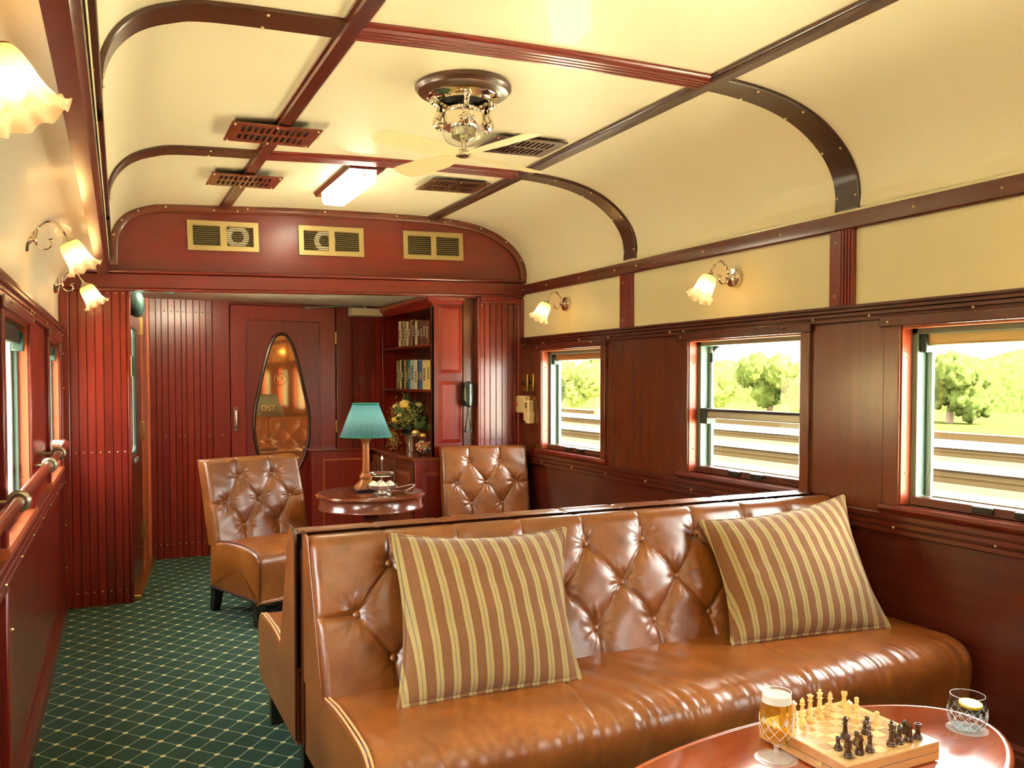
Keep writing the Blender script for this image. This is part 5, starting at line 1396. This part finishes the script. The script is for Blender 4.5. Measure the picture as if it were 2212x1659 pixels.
# beer glass
GX, GY = 1.420, 1.510
coaster(GX, GY, 'scalloped clear coaster under the beer glass')
GZ = TTZ+.0022
bg = root('beer_glass', 'footed cut-crystal glass of golden beer with white foam', 'glass', (GX, GY, GZ))
MB().lathe([(0,.0),(.036,.0),(.037,.001),(.03,.003),(.012,.006),(.006,.010),(.0052,.018),(.0056,.028),(.009,.036),(0,.038)], 48).build('foot', M['crystal_haze'], bg)
bowl = [(.009,.036),(.021,.042),(.032,.054),(.0375,.070),(.0393,.086),(.039,.102),(.037,.125),(.0345,.146),(.0335,.160)]
MB().lathe(bowl, 56).build('bowl', M['crystal_thin'], bg, smooth=80)
rb_ = interp(bowl)
MB().tube([(.0335*math.cos(a), .0335*math.sin(a), .160) for a in np.linspace(0, 2*math.pi, 41)[:-1]], .0008, 6, True).build('rim', M['cut_glass'], bg)
m = MB(); cut_lines(rb_, .055, .100, 9, m, tw=1.0); 
for k in range(9):
    a0 = 2*math.pi*(k+.5)/9
    for s_ in (-.16, -.08, 0, .08, .16):
        m.tube([((rb_(.088)+.0003)*math.cos(a0), (rb_(.088)+.0003)*math.sin(a0), .088), ((rb_(.106-abs(s_)*.03)+.0003)*math.cos(a0+s_), (rb_(.106)+.0003)*math.sin(a0+s_), .108-abs(s_)*.04)], .0008, 5)
m.build('cut_pattern', M['cut_glass'], bg, kind='stuff')
bp = [(0,.039)]+[(max(rb_(z)-.0012, .004), z) for z in np.linspace(.0405, .136, 14)]
o = MB().lathe(bp+[(0,.136)], 48).build('beer', M['beer'], None, (GX, GY, GZ)); tag(o, 'golden beer inside the footed glass', 'beer')
o = MB().lathe([(0,.1363)]+[(rb_(z)-.0011, z) for z in (.1363,.142,.148,.153)]+[(.024,.1535),(.014,.1505),(0,.150)], 48).build('beer_foam', M['foam'], None, (GX, GY, GZ)); tag(o, 'white foam on top of the beer', 'foam')
# tumbler
UX, UY = 1.982, 1.428
coaster(UX, UY, 'scalloped clear coaster under the water tumbler')
tu = root('water_tumbler', 'round cut-crystal tumbler of clear water with a lemon slice', 'glass', (UX, UY, GZ))
tb = [(.030,.0),(.036,.006),(.043,.02),(.0465,.038),(.046,.055),(.043,.075),(.0405,.088)]
MB().lathe([(0,0)]+tb, 56).build('bowl', M['crystal_thin'], tu, smooth=80)
rt2 = interp(tb); m = MB(); cut_lines(rt2, .008, .05, 12, m, tw=.8)
for k in range(12):
    a0 = 2*math.pi*(k+.5)/12
    for s_ in (-.1, 0, .1): m.tube([((rt2(.038)+.0003)*math.cos(a0), (rt2(.038)+.0003)*math.sin(a0), .04), ((rt2(.055)+.0003)*math.cos(a0+s_), (rt2(.055)+.0003)*math.sin(a0+s_), .056)], .0008, 5)
m.build('cut_pattern', M['cut_glass'], tu, kind='stuff')
MB().tube([(.0405*math.cos(a), .0405*math.sin(a), .088) for a in np.linspace(0, 2*math.pi, 41)[:-1]], .0009, 6, True).build('rim', M['cut_glass'], tu)
MB().lathe([(0,.0),(.03,.0),(.034,.005),(0,.007)], 40).build('thick_base', M['crystal_haze'], tu)
wp = [(0,.0075)]+[(rt2(z)-.0012, z) for z in np.linspace(.008, .066, 9)]+[(0,.066)]
o = MB().lathe(wp, 40).build('water', M['water'], None, (UX, UY, GZ)); tag(o, 'clear water inside the cut-crystal tumbler', 'water')
ls = root('lemon_slice', 'round yellow-rimmed lemon slice floating in the tumbler', 'lemon slice', (UX-.002, UY-.010, GZ+.0675)); ls.rotation_euler = (R(7), 0, R(-20))
MB().lathe([(.0235,-.0035),(.0275,-.003),(.0275,.003),(.0235,.0035)], 36).build('rind', M['lemon_rind'], ls); MB().lathe([(0,-.003),(.024,-.003),(.024,.003),(0,.0032)], 36).build('flesh', M['lemon_flesh'], ls)
